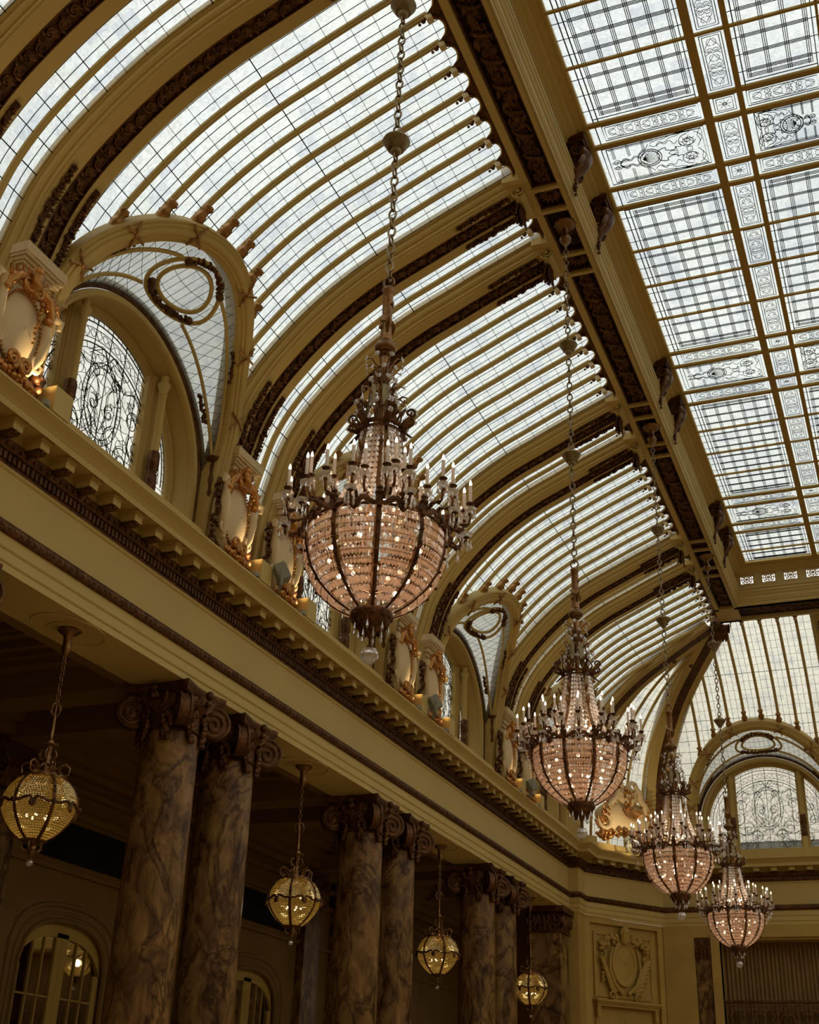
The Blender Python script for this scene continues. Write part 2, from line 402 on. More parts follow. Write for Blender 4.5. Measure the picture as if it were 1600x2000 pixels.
def glazing_bay(name, ylo, yhi, bars, arch, label, cat='window', scallop=True, gl=None, sminbar=0.0, hasknob=True, ylo_top=None, loc=(0, 0, 0)):
    w = empty(name); w['kind'] = 'structure'
    w['label'] = label; w['category'] = cat
    g = MB(); glass_surface(g, ylo, yhi, bars, arch); g.build('glass_panes', gl or GLASS, w, smooth=0)
    L = MB()
    # lengthwise leads, two per strip
    edges = [ylo(SL*.3)]+bars+[yhi(SL*.3)]
    allb = []
    for a, b in zip(edges[:-1], edges[1:]):
        if b-a > .30:
            for k in (1, 2): allb.append(a+(b-a)*k/3)
    def limits(y):
        s0 = s_exit_arch(y, RO-.05) if arch else 0.0
        s1 = SL
        ss = [SL*i/80 for i in range(81)]
        ok = [s for s in ss if ylo(s) <= y <= yhi(s) and s >= s0]
        return (max(s0, ok[0]), ok[-1]) if len(ok) > 3 else None
    for y in allb:
        q = limits(y)
        if q: lead_line(L, run_s(y, q[0], q[1], OFFG-.012), .0068)
    # cross leads
    k = 0; s = .30
    while s < SL-.05:
        z = prof_at(s)[1]; y0, y1 = ylo(s)+.02, yhi(s)-.02; x, zz, _, _ = prof_at(s, OFFG-.01)
        heavy = (k % 9 == 8) or s < 5.5*0.345 or (s > 1 and k in (11, 12))
        r = .0095 if (k % 9 == 8) else (.008 if s < 4.6 else .0042)
        segs = [(y0, y1)]
        if arch:
            R = RO
            if z < ZO: segs = [(y0, -R), (R, y1)]
            elif z < ZO+R:
                h = sqrt(R*R-(z-ZO)**2); segs = [(y0, -h), (h, y1)]
        for a, b in segs:
            if b-a > .05: L.tube([(x, a, zz), (x, b, zz)], r, 3, cap=False)
        s += .345; k += 1
    L.build('lead_lines', LEAD, w, smooth=0)
    BP = [(-.044, .23), (-.044, .19), (-.036, .175), (-.026, .172), (-.022, .150), (0, .138), (.022, .150), (.026, .172), (.036, .175), (.044, .19), (.044, .23)]
    for y in bars:
        q = limits(y)
        if not q: continue
        s0 = (s_exit_arch(y, RO+.02) if arch else q[0]); s1 = min(q[1], SL-.20)
        s0 = max(s0, q[0])
        if s1-s0 < .4: continue
        n = max(6, int((s1-s0)/.16)); fr = []
        for i in range(n+1):
            x, z, nx, nz = prof_at(s0+(s1-s0)*i/n); fr.append((V3(x, y, z), V3(0, 1, 0), V3(nx, 0, nz)))
        b = MB(); b.sweep(fr, BP, closed=True); bo = b.build('glazing_bar', CREAM, w, smooth=50)
        k_ = MB()
        if hasknob and s1 > SL-.5:
            o, A, B, T = fr_at(s1); o = o+A*y
            Mk = Matrix((T, A, -B)).transposed().to_4x4(); Mk.translation = o+B*.1; k_.box(-.045, .045, -.05, .05, -.05, .05, Mk)
        if arch or sminbar:
            # wrapped foliate finial where the bar meets the large arch
            o, A, B, T = fr_at(s0+.06); o = o+A*y+B*.13
            Mx = Matrix((A, B, T)).transposed().to_4x4(); Mx.translation = o
            f = MB(); f.lathe([(.03, -.16), (.06, -.1), (.095, -.02), (.065, .04), (.075, .10), (.095, .18), (.065, .25), (.05, .30), (.085, .35), (.08, .39), (.04, .41)], 10, Mx, mod=lambda a, z: 1+.16*cos(5*a+z*30))
            f.build('foliate_finial', ANTQ, w, smooth=60)
        if k_.v: k_.build('bar_block', CREAMB, w, smooth=0)
    if scallop:
        # gilt spandrels rounding off the head of every strip against the beam
        sc = MB(); ed = [ylo(SL)]+[y for y in bars if ylo(SL)+.1 < y < yhi(SL)-.1]+[yhi(SL)]
        rims = MB()
        for a, b in zip(ed[:-1], ed[1:]):
            if b-a < .15: continue
            N = 16; lo = []; hi = []
            for i in range(N+1):
                t = i/N; yy = a+(b-a)*t; u = abs(2*t-1); s = SL-.04-.30*(1-sqrt(max(0, 1-u**2.2)))
                o, A, B, T = fr_at(s); lo.append(o+A*yy+B*(OFFG-.06)); o2, _, B2, _ = fr_at(SL); hi.append(o2+A*yy+B2*(OFFG-.06))
            sc.grid([lo, hi]); sc.grid([[q+V3(0, 0, .05) for q in lo], [q+V3(0, 0, .05) for q in hi]]); sc.grid([lo, [q+V3(0, 0, .05) for q in lo]])
            rims.tube([q-V3(0, 0, .012) for q in lo], .013, 5, cap=False)
        o, A, B, T = fr_at(SL-.12)
        for y in ed[1:-1]:
            for dy in (-.09, -.045, 0, .045, .09):
                sc.leaf(o+A*(y+dy*.6)+B*(OFFG-.075)+T*(-.14+abs(dy)), T*1.0+A*dy*6, -B, .13, .05, .1, .01)
            sc.ball(o+A*y+B*(OFFG-.10)-T*.17, .04, 8, 5); sc.ball(o+A*y+B*(OFFG-.13)-T*.24, .025, 6, 4)
        sc.build('foliate_spandrels', BRONZE, w, smooth=40); rims.build('scalloped_rim', CREAM, w, smooth=50)
    return w

# ---- lunette (stained glass half-round window with its arches) ------------
ZI = 10.4; RI = 2.10; XW = -9.74-XB; XG = -10.22-XB; XSP = -9.70-XB
def arch_pts(R, z0, x, zb, n=40, t0=0, t1=pi):
    pts = [V3(x, R, zb), V3(x, R, (zb+z0)/2)] if zb < z0 else []
    for i in range(n+1):
        a = t0+(t1-t0)*i/n; pts.append(V3(x, R*cos(a), z0+R*sin(a)))
    if zb < z0: pts += [V3(x, -R, (zb+z0)/2), V3(x, -R, zb)]
    return pts
def arch_frames(R, z0, x, zb, n=40):
    fr = []
    for q in arch_pts(R, z0, x, zb, n):
        if q.z <= z0+1e-6: rad = V3(0, 1 if q.y > 0 else -1, 0)
        else: rad = V3(0, q.y, q.z-z0).normalized()
        fr.append((q, rad, V3(1, 0, 0)))
    return fr
def on_vault(y, z, off):
    x, zz, nx, nz = prof_at(s_of_z(z), off); return V3(x, y, zz)
def spandrel_pt(th=None, t=.5, y=None, z=None):
    R = 2.12
    if y is not None:
        th = math.acos(max(-1, min(1, y/R))); t = (z-ZI-R*sin(th))/(ZO-ZI)
    zo = ZO+R*sin(th); x, zz, nx, nz = prof_at(s_of_z(zo), .10)
    return V3((1-t)*XSP+t*x, R*cos(th), (ZI+(ZO-ZI)*t)+R*sin(th))
def lunette_leads(mb, R, zb):
    rnd = random.Random(5)
    def P(pts, r=.0065): r *= 1.2; mb.tube([(0, a, b) for a, b in pts], r, 3, cap=False)
    def arc(rr, a0=0, a1=pi, n=36, r=.0075): P([(rr*cos(a0+(a1-a0)*i/n), rr*sin(a0+(a1-a0)*i/n)) for i in range(n+1)], r)
    for rr, w in ((.97, .006), (.93, .010), (.88, .006), (.79, .006), (.75, .010), (.70, .006)): arc(R*rr, r=w)
    for k in range(1, 46):
        a = pi*k/46; P([(R*.93*cos(a), R*.93*sin(a)), (R*.97*cos(a), R*.97*sin(a))], .005)
        if k % 2: P([(R*.70*cos(a), R*.70*sin(a)), (R*.75*cos(a), R*.75*sin(a))], .005)
    for k in range(16):          # hearts along the border
        a = pi*(k+.5)/16; c = (R*.835*cos(a), R*.835*sin(a)); h = []
        for i in range(13):
            b = 2*pi*i/12; h.append((c[0]+.062*cos(b)*(1+.3*sin(b)), c[1]+.055*sin(b)))
        P(h, .005)
        for sg in (-1, 1): P([(R*.88*cos(a+sg*.09), R*.88*sin(a+sg*.09)), (R*.84*cos(a+sg*.05), R*.84*sin(a+sg*.05)), (R*.79*cos(a+sg*.1), R*.79*sin(a+sg*.1))], .005)
    for x in [-1.5, -1.1, -.75, -.38, 0, .38, .75, 1.1, 1.5]:
        top = sqrt(max(0, R*R*.94-x*x)); P([(x, zb), (x, top)], .0075)
    z = zb+.2
    while z < 0: P([(-R, z), (R, z)], .005); z += .25
    # wreath and scrolls, mirrored
    ov = [(.40*cos(2*pi*i/30), .52+.58*sin(2*pi*i/30)) for i in range(31)]; P(ov, .006); P([(q[0]*1.2, .52+(q[1]-.52)*1.15) for q in ov], .006); P([(q[0]*.8, .52+(q[1]-.52)*.82) for q in ov], .005)
    for i in range(26):
        a = 2*pi*i/26; c = (.44*cos(a), .52+.62*sin(a)); P([(c[0]+.04*cos(b*pi/3), c[1]+.04*sin(b*pi/3)) for b in range(7)], .0045)
    def spir(cx, cy, r0, turns, d, ph, w=.007):
        n = 26; P([(cx+r0*(1-.85*i/n)*cos(ph+d*2*pi*turns*i/n), cy+r0*(1-.85*i/n)*sin(ph+d*2*pi*turns*i/n)) for i in range(n+1)], w)
    for sg in (-1, 1):
        for (cx, cy, r0, tn, ph) in ((.78, .62, .2, 1.6, 0), (.95, .22, .24, 1.8, 2), (.62, -.12, .22, 1.6, 1), (1.3, .52, .14, 1.4, 3), (.35, -.35, .2, 1.5, 0), (1.38, .08, .15, 1.4, 1), (1.2, -.4, .2, 1.5, 2), (.25, .95, .13, 1.3, 0), (.6, -.62, .18, 1.5, 2), (.2, .45, .14, 1.3, 1)):
            spir(sg*cx, cy, r0, tn, sg, ph if sg > 0 else pi-ph)
            spir(sg*cx, cy, r0*1.18, .8, sg, ph+.4 if sg > 0 else pi-ph-.4, .005)
        for q in ([(0, 1.22), (.2, 1.05), (.5, .98), (.75, 1.08), (.95, .9), (1.0, .55)], [(.1, .2), (.3, -.1), (.7, -.3), (1.1, -.15), (1.5, -.3)], [(.02, -.1), (.2, -.3), (.5, -.45), (.9, -.6), (1.4, -.65)],
                  [(0, 1.22), (.12, 1.38), (.3, 1.28), (.45, 1.15)], [(.6, .9), (.7, .75), (.95, .72), (1.1, .85), (1.25, .75)], [(.05, .1), (.12, .4), (.1, .7), (.18, .85)], [(.3, .3), (.18, .2), (.1, -.05)]):
            P([(sg*a, b) for a, b in catmull(q, 5)], .0065)
            P([(sg*(a+.035), b+.03) for a, b in catmull(q, 5)], .005)
    pts = []
    for _ in range(2200):
        a, b = rnd.uniform(-R*.7, R*.7), rnd.uniform(zb, R*.7)
        if b > 0 and a*a+b*b > (R*.7)**2: continue
        if all((a-c)**2+(b-d)**2 > .0085 for c, d in pts): pts.append((a, b))
    for i, p in enumerate(pts):
        near = sorted(pts, key=lambda q: (q[0]-p[0])**2+(q[1]-p[1])**2)[1:4]
        for q in near:
            if q > p or rnd.random() < .15:
                mx, my = (p[0]+q[0])/2+rnd.uniform(-.025, .025), (p[1]+q[1])/2+rnd.uniform(-.025, .025); P([p, (mx, my), q], .0045)
def make_lunette(label):
    w = empty('window'); w['kind'] = 'structure'; w['label'] = label; w['category'] = 'window'
    RG = 1.86; zb = -1.25
    g = MB()                                # half-round art glass
    N = 40; top = [(0, RG*cos(pi*i/N), RG*sin(pi*i/N)) for i in range(N+1)]
    g.add([(0, -RG, zb), (0, RG, zb)]+top, [tuple([0, 1]+[2+i for i in range(N+1)])]); g.uv[0] = (.5, .5)
    g.build('art_glass', ARTG, w, loc=(XG, 0, ZI), smooth=0)
    l = MB(); lunette_leads(l, RG, zb); l.build('leading', LEAD, w, loc=(XG+.012, 0, ZI), smooth=0)
    fr = MB()                               # inner frame, reveal, front archivolt
    fr.sweep(arch_frames(1.90, ZI, XG, 9.1), [(.06, -.04), (-.06, -.04), (-.06, .05), (-.03, .06), (-.02, .09), (.0, .10), (.04, .10)])
    fr.sweep(arch_frames(1.94, ZI, XG, 9.1), [(.0, .0), (.0, .38), (-.02, .40), (-.02, .46), (.0, .49), (.04, .50), (.06, .48), (.10, .48), (.11, .46)])
    fr.build('archivolt', CREAM, w, smooth=35)
    d = MB(); d.sweep(arch_frames(2.06, ZI, XG, 9.1), [(-.005, .455), (-.005, .485), (.01, .50), (.05, .50), (.065, .485), (.065, .455)])
    for i in range(110):
        a = pi*(i+.5)/110; d.ball((XG+.502, 2.09*cos(a), ZI+2.09*sin(a)), .015, 5, 3)
    d.build('beaded_band', BRONZE, w, smooth=50)
    o = MB(); o.sweep(arch_frames(2.12, ZI, XG, 9.1), [(.0, .455), (.0, .50), (.03, .53), (.07, .53), (.08, .50), (.11, .49), (.13, .44), (.13, .30)]); o.build('outer_moulding', CREAM, w, smooth=35)
    for sg in (-1, 1):                      # mullion: flat pier with an engaged colonnette
        m = MB(); zt = ZI+sqrt(1.9**2-1.06**2)
        y = sg*1.06; m.box(XG-.04, XG+.10, y-.13, y+.13, 9.1, zt+.03); m.box(XG, XG+.16, y-.085, y+.085, 9.1, zt+.03); m.box(XG, XG+.13, y-.11, y+.11, 9.1, zt+.02)
        mo = m.build('mullion', CREAM, w, smooth=0)
        T = Matrix.Translation((XG+.30, y, 0)); c = MB()
        c.lathe([(.10, 9.1), (.10, 9.25), (.075, 9.3), (.07, 10.3), (.062, zt-.35), (.075, zt-.33), (.06, zt-.29), (.085, zt-.22), (.10, zt-.18), (.10, zt-.14), (.06, zt-.13), (.06, zt+.0)], 14, T)
        c.build('colonnette', CREAM, w, smooth=40)
        s = MB(); s.lathe([(.075, 9.95), (.092, 9.98), (.092, 10.18), (.08, 10.20), (.088, 10.22), (.075, 10.25), (.075, 10.30), (.092, 10.32), (.092, 10.58), (.078, 10.62)], 14, T, mod=lambda a, z: 1+.05*cos(7*a)*cos(z*60))
        s.build('ornament_sleeve', BRONZE, w, smooth=60)
    # spandrel glazing between archivolt and the large arch on the vault
    G = MB(); NT = 48
    rows = []
    for j in range(7): rows.append([spandrel_pt(th=pi*i/NT, t=-.10+1.17*j/6) for i in range(NT+1)])
    rows2 = []
    G.grid(rows)
    for i in range(len(G.f)): G.uv[i] = (i*1.37+.5, .5)
    for sg in (1, -1):                      # vertical cheeks beside the lunette
        a, b = spandrel_pt(th=0 if sg > 0 else pi, t=0), spandrel_pt(th=0 if sg > 0 else pi, t=1)
        G.add([a, b, V3(b.x-.06, b.y, 9.2), V3(a.x, a.y, 9.2)], [(0, 1, 2, 3)])
    G.build('spandrel_glass', GLASSS, w, smooth=0)
    LL = MB()
    y = -2.0
    while y < 2.01:
        th = math.acos(y/2.12); LL.tube([spandrel_pt(th=th, t=k/4)+V3(.01, 0, -.01) for k in range(5)], .0045, 3, cap=False); y += .145
    z = 10.6
    while z < 13.0:
        for sg in (-1, 1):
            pts = []
            for i in range(60):
                yy = sg*2.11*i/59; th = math.acos(yy/2.12); t = (z-ZI-2.12*sin(th))/(ZO-ZI)
                if 0 <= t <= 1: pts.append(spandrel_pt(th=th, t=t)+V3(.01, 0, -.01))
            if len(pts) > 2: LL.tube(pts, .0045, 3, cap=False)
        z += .11
    LL.build('spandrel_leads', LEAD, w, smooth=0)
    def strip(pts, r=.032): b = MB(); b.tube(pts, r, 7, cap=True, flat=(1, .8)); return b
    def OV(a, b, n=40, t0=0, t1=2*pi): return [spandrel_pt(th=math.acos((a*cos(t0+(t1-t0)*i/n))/2.12), t=.55+b*sin(t0+(t1-t0)*i/n))+V3(.04, 0, -.04) for i in range(n+1)]
    b = MB(); b.tube(OV(.50, .30)[:-1], .036, 8, closed=True); b.tube(OV(.70, .41)[:-1], .036, 8, closed=True)
    b.build('oval_ring', CREAM, w, smooth=60)
    gb = MB(); rnd = random.Random(3)
    for t0, t1 in ((.25*pi, .75*pi), (1.2*pi, 1.8*pi)):
        q = OV(.64, .38, 26, t0, t1)
        for p in q:
            for _ in range(3): gb.ball(p+V3(rnd.uniform(-.03, .03)+.03, rnd.uniform(-.045, .045), rnd.uniform(-.05, .03)), rnd.uniform(.025, .042), 6, 4)
        for p in (q[0], q[-1]): gb.ball(p+V3(.05, 0, -.04), .07, 8, 6)
    gb.build('oval_garland', BRONZE, w, smooth=60)
    for sg in (-1, 1):
        for t_, th1 in ((.24, .04), (.84, .04)):
            pts = []
            for i in range(31):
                u = i/30; th = th1*pi+(.415*pi-th1*pi)*u; tt = t_+(.5-t_)*((1-u)**6); th_ = th if sg > 0 else pi-th
                pts.append(spandrel_pt(th=th_, t=tt)+V3(.035, 0, -.03))
            strip(pts, .034).build('tracery_bar', CREAM, w, smooth=60)
            gg = MB()
            for u in range(9):
                th = (.17+u*.008)*pi if t_ < .5 else (.2+u*.008)*pi; th_ = th if sg > 0 else pi-th
                p = spandrel_pt(th=th_, t=t_-.14 if t_ < .5 else t_+.12)
                for _ in range(3): gg.ball(p+V3(.05+rnd.uniform(-.02, .03), rnd.uniform(-.03, .03), rnd.uniform(-.03, .03)), rnd.uniform(.024, .036), 6, 4)
            gg.build('berry_drop', BRONZE, w, smooth=60)
        p = spandrel_pt(th=(.04*pi if sg > 0 else .96*pi), t=.5)+V3(.06, 0, 0)
        f = MB(); f.lathe([(.02, -.62), (.05, -.55), (.035, -.45), (.06, -.30), (.035, -.2), (.05, -.1), (.04, 0), (.11, .05), (.12, .09), (.05, .11)], 10, Matrix.Translation(p)); f.build('spandrel_finial', BRONZE, w, smooth=50)
    # large arch lying on the vault
    NA = 56; fra = []
    for i in range(NA+1):
        a = pi*i/NA; y, z = RO*cos(a), ZO+RO*sin(a); s = s_of_z(z); x, zz, nx, nz = prof_at(s, 0)
        Tn = V3(nz, 0, -nx); N = V3(nx, 0, nz); dz = cos(a)*RO; dy = -sin(a)*RO
        tang = (V3(0, 1, 0)*dy+Tn*(dz/max(.35, Tn.z))).normalized(); fra.append([V3(x, y, z), tang, N])
    full = [[V3(prof_at(s_of_z(9.25))[0], RO, 9.25), V3(0, 0, 1), V3(-1, 0, 0)], [V3(prof_at(s_of_z(10))[0], RO, 10.0), V3(0, 0, 1), V3(-1, 0, 0)]]+fra+[[V3(prof_at(s_of_z(10))[0], -RO, 10.0), V3(0, 0, -1), V3(-1, 0, 0)], [V3(prof_at(s_of_z(9.25))[0], -RO, 9.25), V3(0, 0, -1), V3(-1, 0, 0)]]
    frs = [(p, N.cross(t).normalized(), N) for p, t, N in full]
    if (frs[30][1]).dot(frs[30][0]-V3(frs[30][0].x, 0, ZO)) < 0: frs = [(p, -a, n) for p, a, n in frs]
    A = MB(); A.sweep(frs, [(-.17, .30), (-.17, .0), (-.15, -.03), (-.11, -.03), (-.10, -.06), (-.05, -.06), (-.04, -.085), (.0, -.10), (.04, -.085), (.05, -.06), (.10, -.06), (.11, -.03), (.15, -.03), (.17, 0), (.17, .2)])
    A.build('large_arch', CREAM, w, smooth=30)
    for i in (6, 14, 22, 34, 42, 50, 56):          # crossed ribbons
        R_ = MB(); p, a_, n_ = frs[i+2]; t = a_.cross(n_)
        for sg in (-1, 1):
            q = [p+a_*(.17*u)+t*(.13*u*sg)-n_*(.10-.03*abs(u)) for u in (-1, -.6, -.2, .2, .6, 1)]; R_.tube(q, .02, 6)
        R_.ball(p-n_*.11, .035, 8, 5); R_.build('ribbon_cross', ANTQ, w, smooth=60)
    return w

# =================================================================== ASSEMBLY
PER, Y0 = 7.0875, 15.98
PAIRS = {k: Y0+k*PER for k in (-2, -1, 0, 1, 2)}
DR = .835
END_Y, BEAM_Y = 39.6, 35.08                       # end wall plane, end of the beam
# ---------------- plain shell of the room
def solid(name, boxes, mat, label, cat, kind='structure', smooth=0):
    m = MB()
    for b in boxes: m.box(*b)
    return tag(m.build(name, mat, smooth=smooth), label, cat, kind=kind)
solid('floor', [(-15.2, 10.8, -5, 42, -.2, 0)], FLOORM, 'patterned brown carpeted floor of the hall', 'floor')
solid('wall_right', [(10.4, 10.7, -5, 42, 0, 9.2)], CREAM, 'right long wall of the court opposite the colonnade', 'wall')
solid('wall_back', [(-15, 10.7, -5.3, -5, 0, 17)], CREAM, 'wall behind the viewer', 'wall')
# ---------------- side ribs
def frf_side(s): return fr_at(s)
S_TOP = SL-.05
rib_proto = make_rib(frf_side, S_TOP, 'vault_rib', '')
# scroll at the head of the rib, against the beam
def rib_head(parent):
    v = MB(); o, A, B, T = fr_at(S_TOP-.12)
    c = V3(-.08, 0, 15.29)
    for sg in (-1, 1):
        v.spiral(c+A*(.31*sg), V3(1, 0, 0), V3(0, 0, 1), .115, 2.0, .022, n=30, ph=-pi*.5, dirn=-1, r1=.15)
    for k in range(14):
        a = pi*2*k/14; b_ = pi*2*(k+1)/14; r = .10
        v.add([(c.x+r*cos(a), -.30, c.z+r*sin(a)), (c.x+r*cos(b_), -.30, c.z+r*sin(b_)), (c.x+r*cos(b_), .30, c.z+r*sin(b_)), (c.x+r*cos(a), .30, c.z+r*sin(a))], [(0, 1, 2, 3)])
    for sg in (-1, 1): v.ball(c+A*(.33*sg), .035, 8, 5)
    v.box(-.30, .02, -.50, .50, 15.36, 15.80)
    v.build('volute_scroll', CREAM, parent, smooth=60)
    l = MB(); p = c+V3(-.02, 0, -.08)
    for dy in (-.12, -.04, .04, .12): l.leaf(p+A*dy, V3(-.55, dy*1.5, -.85), V3(.8, 0, -.5), .26, .11, .35, .015)
    for dy in (-.08, 0, .08): l.leaf(p+A*dy+V3(.02, 0, -.02), V3(-.3, dy*1.5, -.95), V3(.9, 0, -.3), .36, .12, .35, .015)
    for k in range(10): l.ball(p+V3(-.06-.02*(k % 3), (-.1+.05*(k % 5)), -.1-.03*k*.6), .035, 6, 4)
    l.build('acanthus_bracket', BRONZE, parent, smooth=60)
rib_head(rib_proto)
# impost block with its little cornice at the rib foot
def impost(parent):
    m = MB(); X0 = -9.52-XB
    def blk(x1, h, z0, z1): m.box(X0-.1, x1-XB, -h, h, z0, z1)
    blk(-9.20, .40, 11.16, 11.30); blk(-9.22, .385, 11.12, 11.16); blk(-9.26, .36, 11.07, 11.12); blk(-9.29, .34, 11.03, 11.07); blk(-9.33, .30, 10.93, 11.03); blk(-9.37, .27, 10.84, 10.93)
    blk(-9.42, .30, 9.2, 10.84)
    m.build('impost_block', CREAMB, parent, smooth=0)
    g = MB()
    for sg in (-1, 1):
        g.lathe([(.05, 9.45), (.10, 9.5), (.12, 9.62), (.09, 9.74), (.12, 9.78), (.05, 9.8)], 12, Matrix.Translation((-9.42-XB, sg*.46, 0)), mod=lambda a, z: 1+.08*cos(8*a))
    g.build('bracket_capital', BRONZE, parent, smooth=60)
    f = MB()
    for sg in (-1, 1): f.lathe([(.075, 9.8), (.07, 10.5), (.085, 10.6)], 14, Matrix.Translation((-9.44-XB, sg*.46, 0)), mod=lambda a, z: 1+.12*cos(10*a))
    f.build('fluted_shaft', CREAM, parent, smooth=25)
impost(rib_proto)
PNAME = {-1: 'nearest', 0: 'second', 1: 'third', 2: 'farthest'}
first = True; RIBY = []
for k in (-1, 0, 1, 2):
    for sg in (-1, 1):
        o = rib_proto if first else copy_tree(rib_proto); first = False
        o.location = (XB, PAIRS[k]+sg*DR, 0); RIBY.append((k, sg, PAIRS[k]+sg*DR))
        tag(o, 'cream vault rib with dark acanthus band, %s rib of the %s pair on the left vault' % ('nearer' if sg < 0 else 'farther', PNAME[k]), 'arch rib', 'paired ribs of the left glass vault', kind='structure')
# ---------------- glazing bays
hw = PER/2-DR-.30
cst = lambda c: (lambda s: c)
full = glazing_bay('window', cst(-hw), cst(hw), YB, True, 'wide bay of curved white roof glass over the nearest round window')
W0 = -PER/2
def place(o, y, label): o.location = (XB, y, 0); o['label'] = label; return o
place(full, PAIRS[-1]+PER/2, 'wide bay of curved white roof glass above the nearest stained-glass lunette')
place(copy_tree(full), PAIRS[0]+PER/2, 'wide bay of curved white roof glass behind the largest chandelier chain')
place(copy_tree(full), PAIRS[1]+PER/2, 'wide bay of curved roof glass beyond the third pair of ribs')
near_bay = place(copy_tree(full), PAIRS[-2]+PER/2, 'wide bay of roof glass at the top left corner, mostly out of frame')
nw = DR-.30
narrow = glazing_bay('window', cst(-nw), cst(nw), [0.0], False, 'narrow strip of curved roof glass', sminbar=0)
for k in (-1, 0, 1, 2):
    o = narrow if k == -1 else copy_tree(narrow)
    place(o, PAIRS[k], 'narrow strip of curved roof glass between the two ribs of the %s pair' % PNAME[k])
# last side bay, cut by the corner rib
YC3 = PAIRS[2]+PER/2; DW = 5.10
HA = (-9.45-XB, 37.0-BEAM_Y)                      # corner rib A: plan offset from beam corner
def hipA(s): x = prof_at(s)[0]; return BEAM_Y+HA[1]*(x/HA[0])-.22-YC3
last = glazing_bay('window', cst(-hw), hipA, YB, True, 'last bay of curved roof glass on the left, cut by the corner rib', loc=None)
last.location = (XB, YC3, 0)
# end vault
XE = -4.10; ESC = (END_Y-.12-BEAM_Y)/(-(XSP+.0))
HB = (-7.45-XB, 39.5-BEAM_Y)
def hipB(s):
    x = prof_at(s)[0]; y = -x*ESC                      # plan offset along +Y
    return (XB+HB[0]*(y/HB[1]))+.25-XE
def hipB2(s): return max(-3.2, hipB(s))
YE = [(-1.80+.515*k-.02) for k in range(8)]
endb = glazing_bay('window', hipB2, cst(hw), YE, True, 'curved roof glass over the end wall, above the far stained-glass lunette', gl=GLASSW)
def place_end(o, x=XE): o.location = (x, BEAM_Y, 0); o.rotation_euler = (0, 0, -pi/2); o.scale = (ESC, 1, 1); return o
place_end(endb)
o = copy_tree(narrow); place_end(o, XE+PER/2); o['label'] = 'narrow strip of roof glass at the right edge of the end vault'
o = copy_tree(full); place_end(o, XE+PER); o['label'] = 'roof glass of the end vault right of the frame'
for sg in (-1, 1):
    o = copy_tree(rib_proto); place_end(o, XE+PER/2+sg*DR); tag(o, 'cream vault rib of the end vault outside the right edge, %s of two' % ('left' if sg < 0 else 'right'), 'arch rib', 'ribs of the end vault', kind='structure')
# lunettes
lun = make_lunette('')
LN = ['nearest round-headed stained-glass window above the left cornice', 'stained-glass lunette mostly hidden behind the largest chandelier', 'third stained-glass lunette on the left, seen edge-on beyond the largest chandelier', 'last stained-glass lunette of the left wall, behind the second chandelier']
for i, y in enumerate([PAIRS[-1]+PER/2, PAIRS[0]+PER/2, PAIRS[1]+PER/2, YC3]):
    o = lun if i == 0 else copy_tree(lun); place(o, y, LN[i])
o = copy_tree(lun); place(o, PAIRS[-2]+PER/2, 'stained-glass lunette left of the frame')
o = copy_tree(lun); place_end(o); o['label'] = 'large stained-glass lunette in the end wall at right'
o = copy_tree(lun); place_end(o, XE+PER); o['label'] = 'end wall lunette beyond the right edge'
# corner ribs (hips) and glass between
def hip_rib(H, name_label, wid=1.0):
    L = math.hypot(*H); ux, uy = H[0]/L, H[1]/L
    def f(s):
        x, z, nx, nz = prof_at(s); d = x/HA[0]           # 0 at the beam, 1 at the wall
        p = V3(H[0]*d, H[1]*d, z); k = L/abs(HA[0]); t2 = Vector((-nz*-1*0, 0, 0))
        tx = nz*k; tz = -nx; n = math.hypot(tx, tz); tx /= n; tz /= n        # tangent in (radial towards beam, z)
        T = V3(-ux*tx, -uy*tx, tz); Bn = V3(ux*tz, uy*tz, tx)
        A = Bn.cross(T).normalized()*-1
        return (p, A, Bn, T)
    r = make_rib(f, SL-.25, 'vault_rib', '', side_garland=False, band=False); r.location = (XB, BEAM_Y, 0)
    b = MB(); fl = [f((SL-.3)*i/50) for i in range(51)]
    b.sweep([(o, A, B) for o, A, B, T in fl[8:]], [(-.12, .04), (-.12, -.006), (.12, -.006), (.12, .04)]); b.build('dark_fillet', BRONZE, r, smooth=40)
    return tag(r, name_label, 'arch rib', kind='structure')
hip_rib(HA, 'left diagonal corner rib sweeping down to the chamfered corner')
hip_rib(HB, 'right diagonal corner rib beside the end wall vault')
kb = MB()
for sg, d_ in ((1, V3(-.9, .25, 0)), (-1, V3(-.3, .9, 0))):
    d_ = d_.normalized(); t_ = V3(-d_.y, d_.x, 0); c_ = V3(XB, BEAM_Y, 15.27)+d_*.12
    for q in (-.24, .24): kb.spiral(c_+t_*q, d_, V3(0, 0, 1), .14, 2, .03, n=26, ph=-pi/2, dirn=-1)
    for k in range(12):
        a, b_ = 2*pi*k/12, 2*pi*(k+1)/12
        kb.add([c_+d_*(.12*cos(w_))+V3(0, 0, .12*sin(w_))+t_*q for w_, q in ((a, -.23), (b_, -.23), (b_, .23), (a, .23))], [(0, 1, 2, 3)])
    for k in range(5): kb.leaf(c_+t_*(-.18+.09*k)+V3(0, 0, -.1), d_*.5+V3(0, 0, -.9), d_, .3, .12, .3, .02)
kb.box(XB-.30, XB+.05, BEAM_Y-.05, BEAM_Y+.30, 15.30, 15.75)
tag(kb.build('trim_20', BRONZE, smooth=50), 'dark scroll boss where the diagonal ribs meet the beam corner', 'ornament', kind='structure')
cw = empty('window', (XB, BEAM_Y, 0)); cw['kind'] = 'structure'; cw['label'] = 'fan of curved glass between the two diagonal corner ribs'; cw['category'] = 'window'
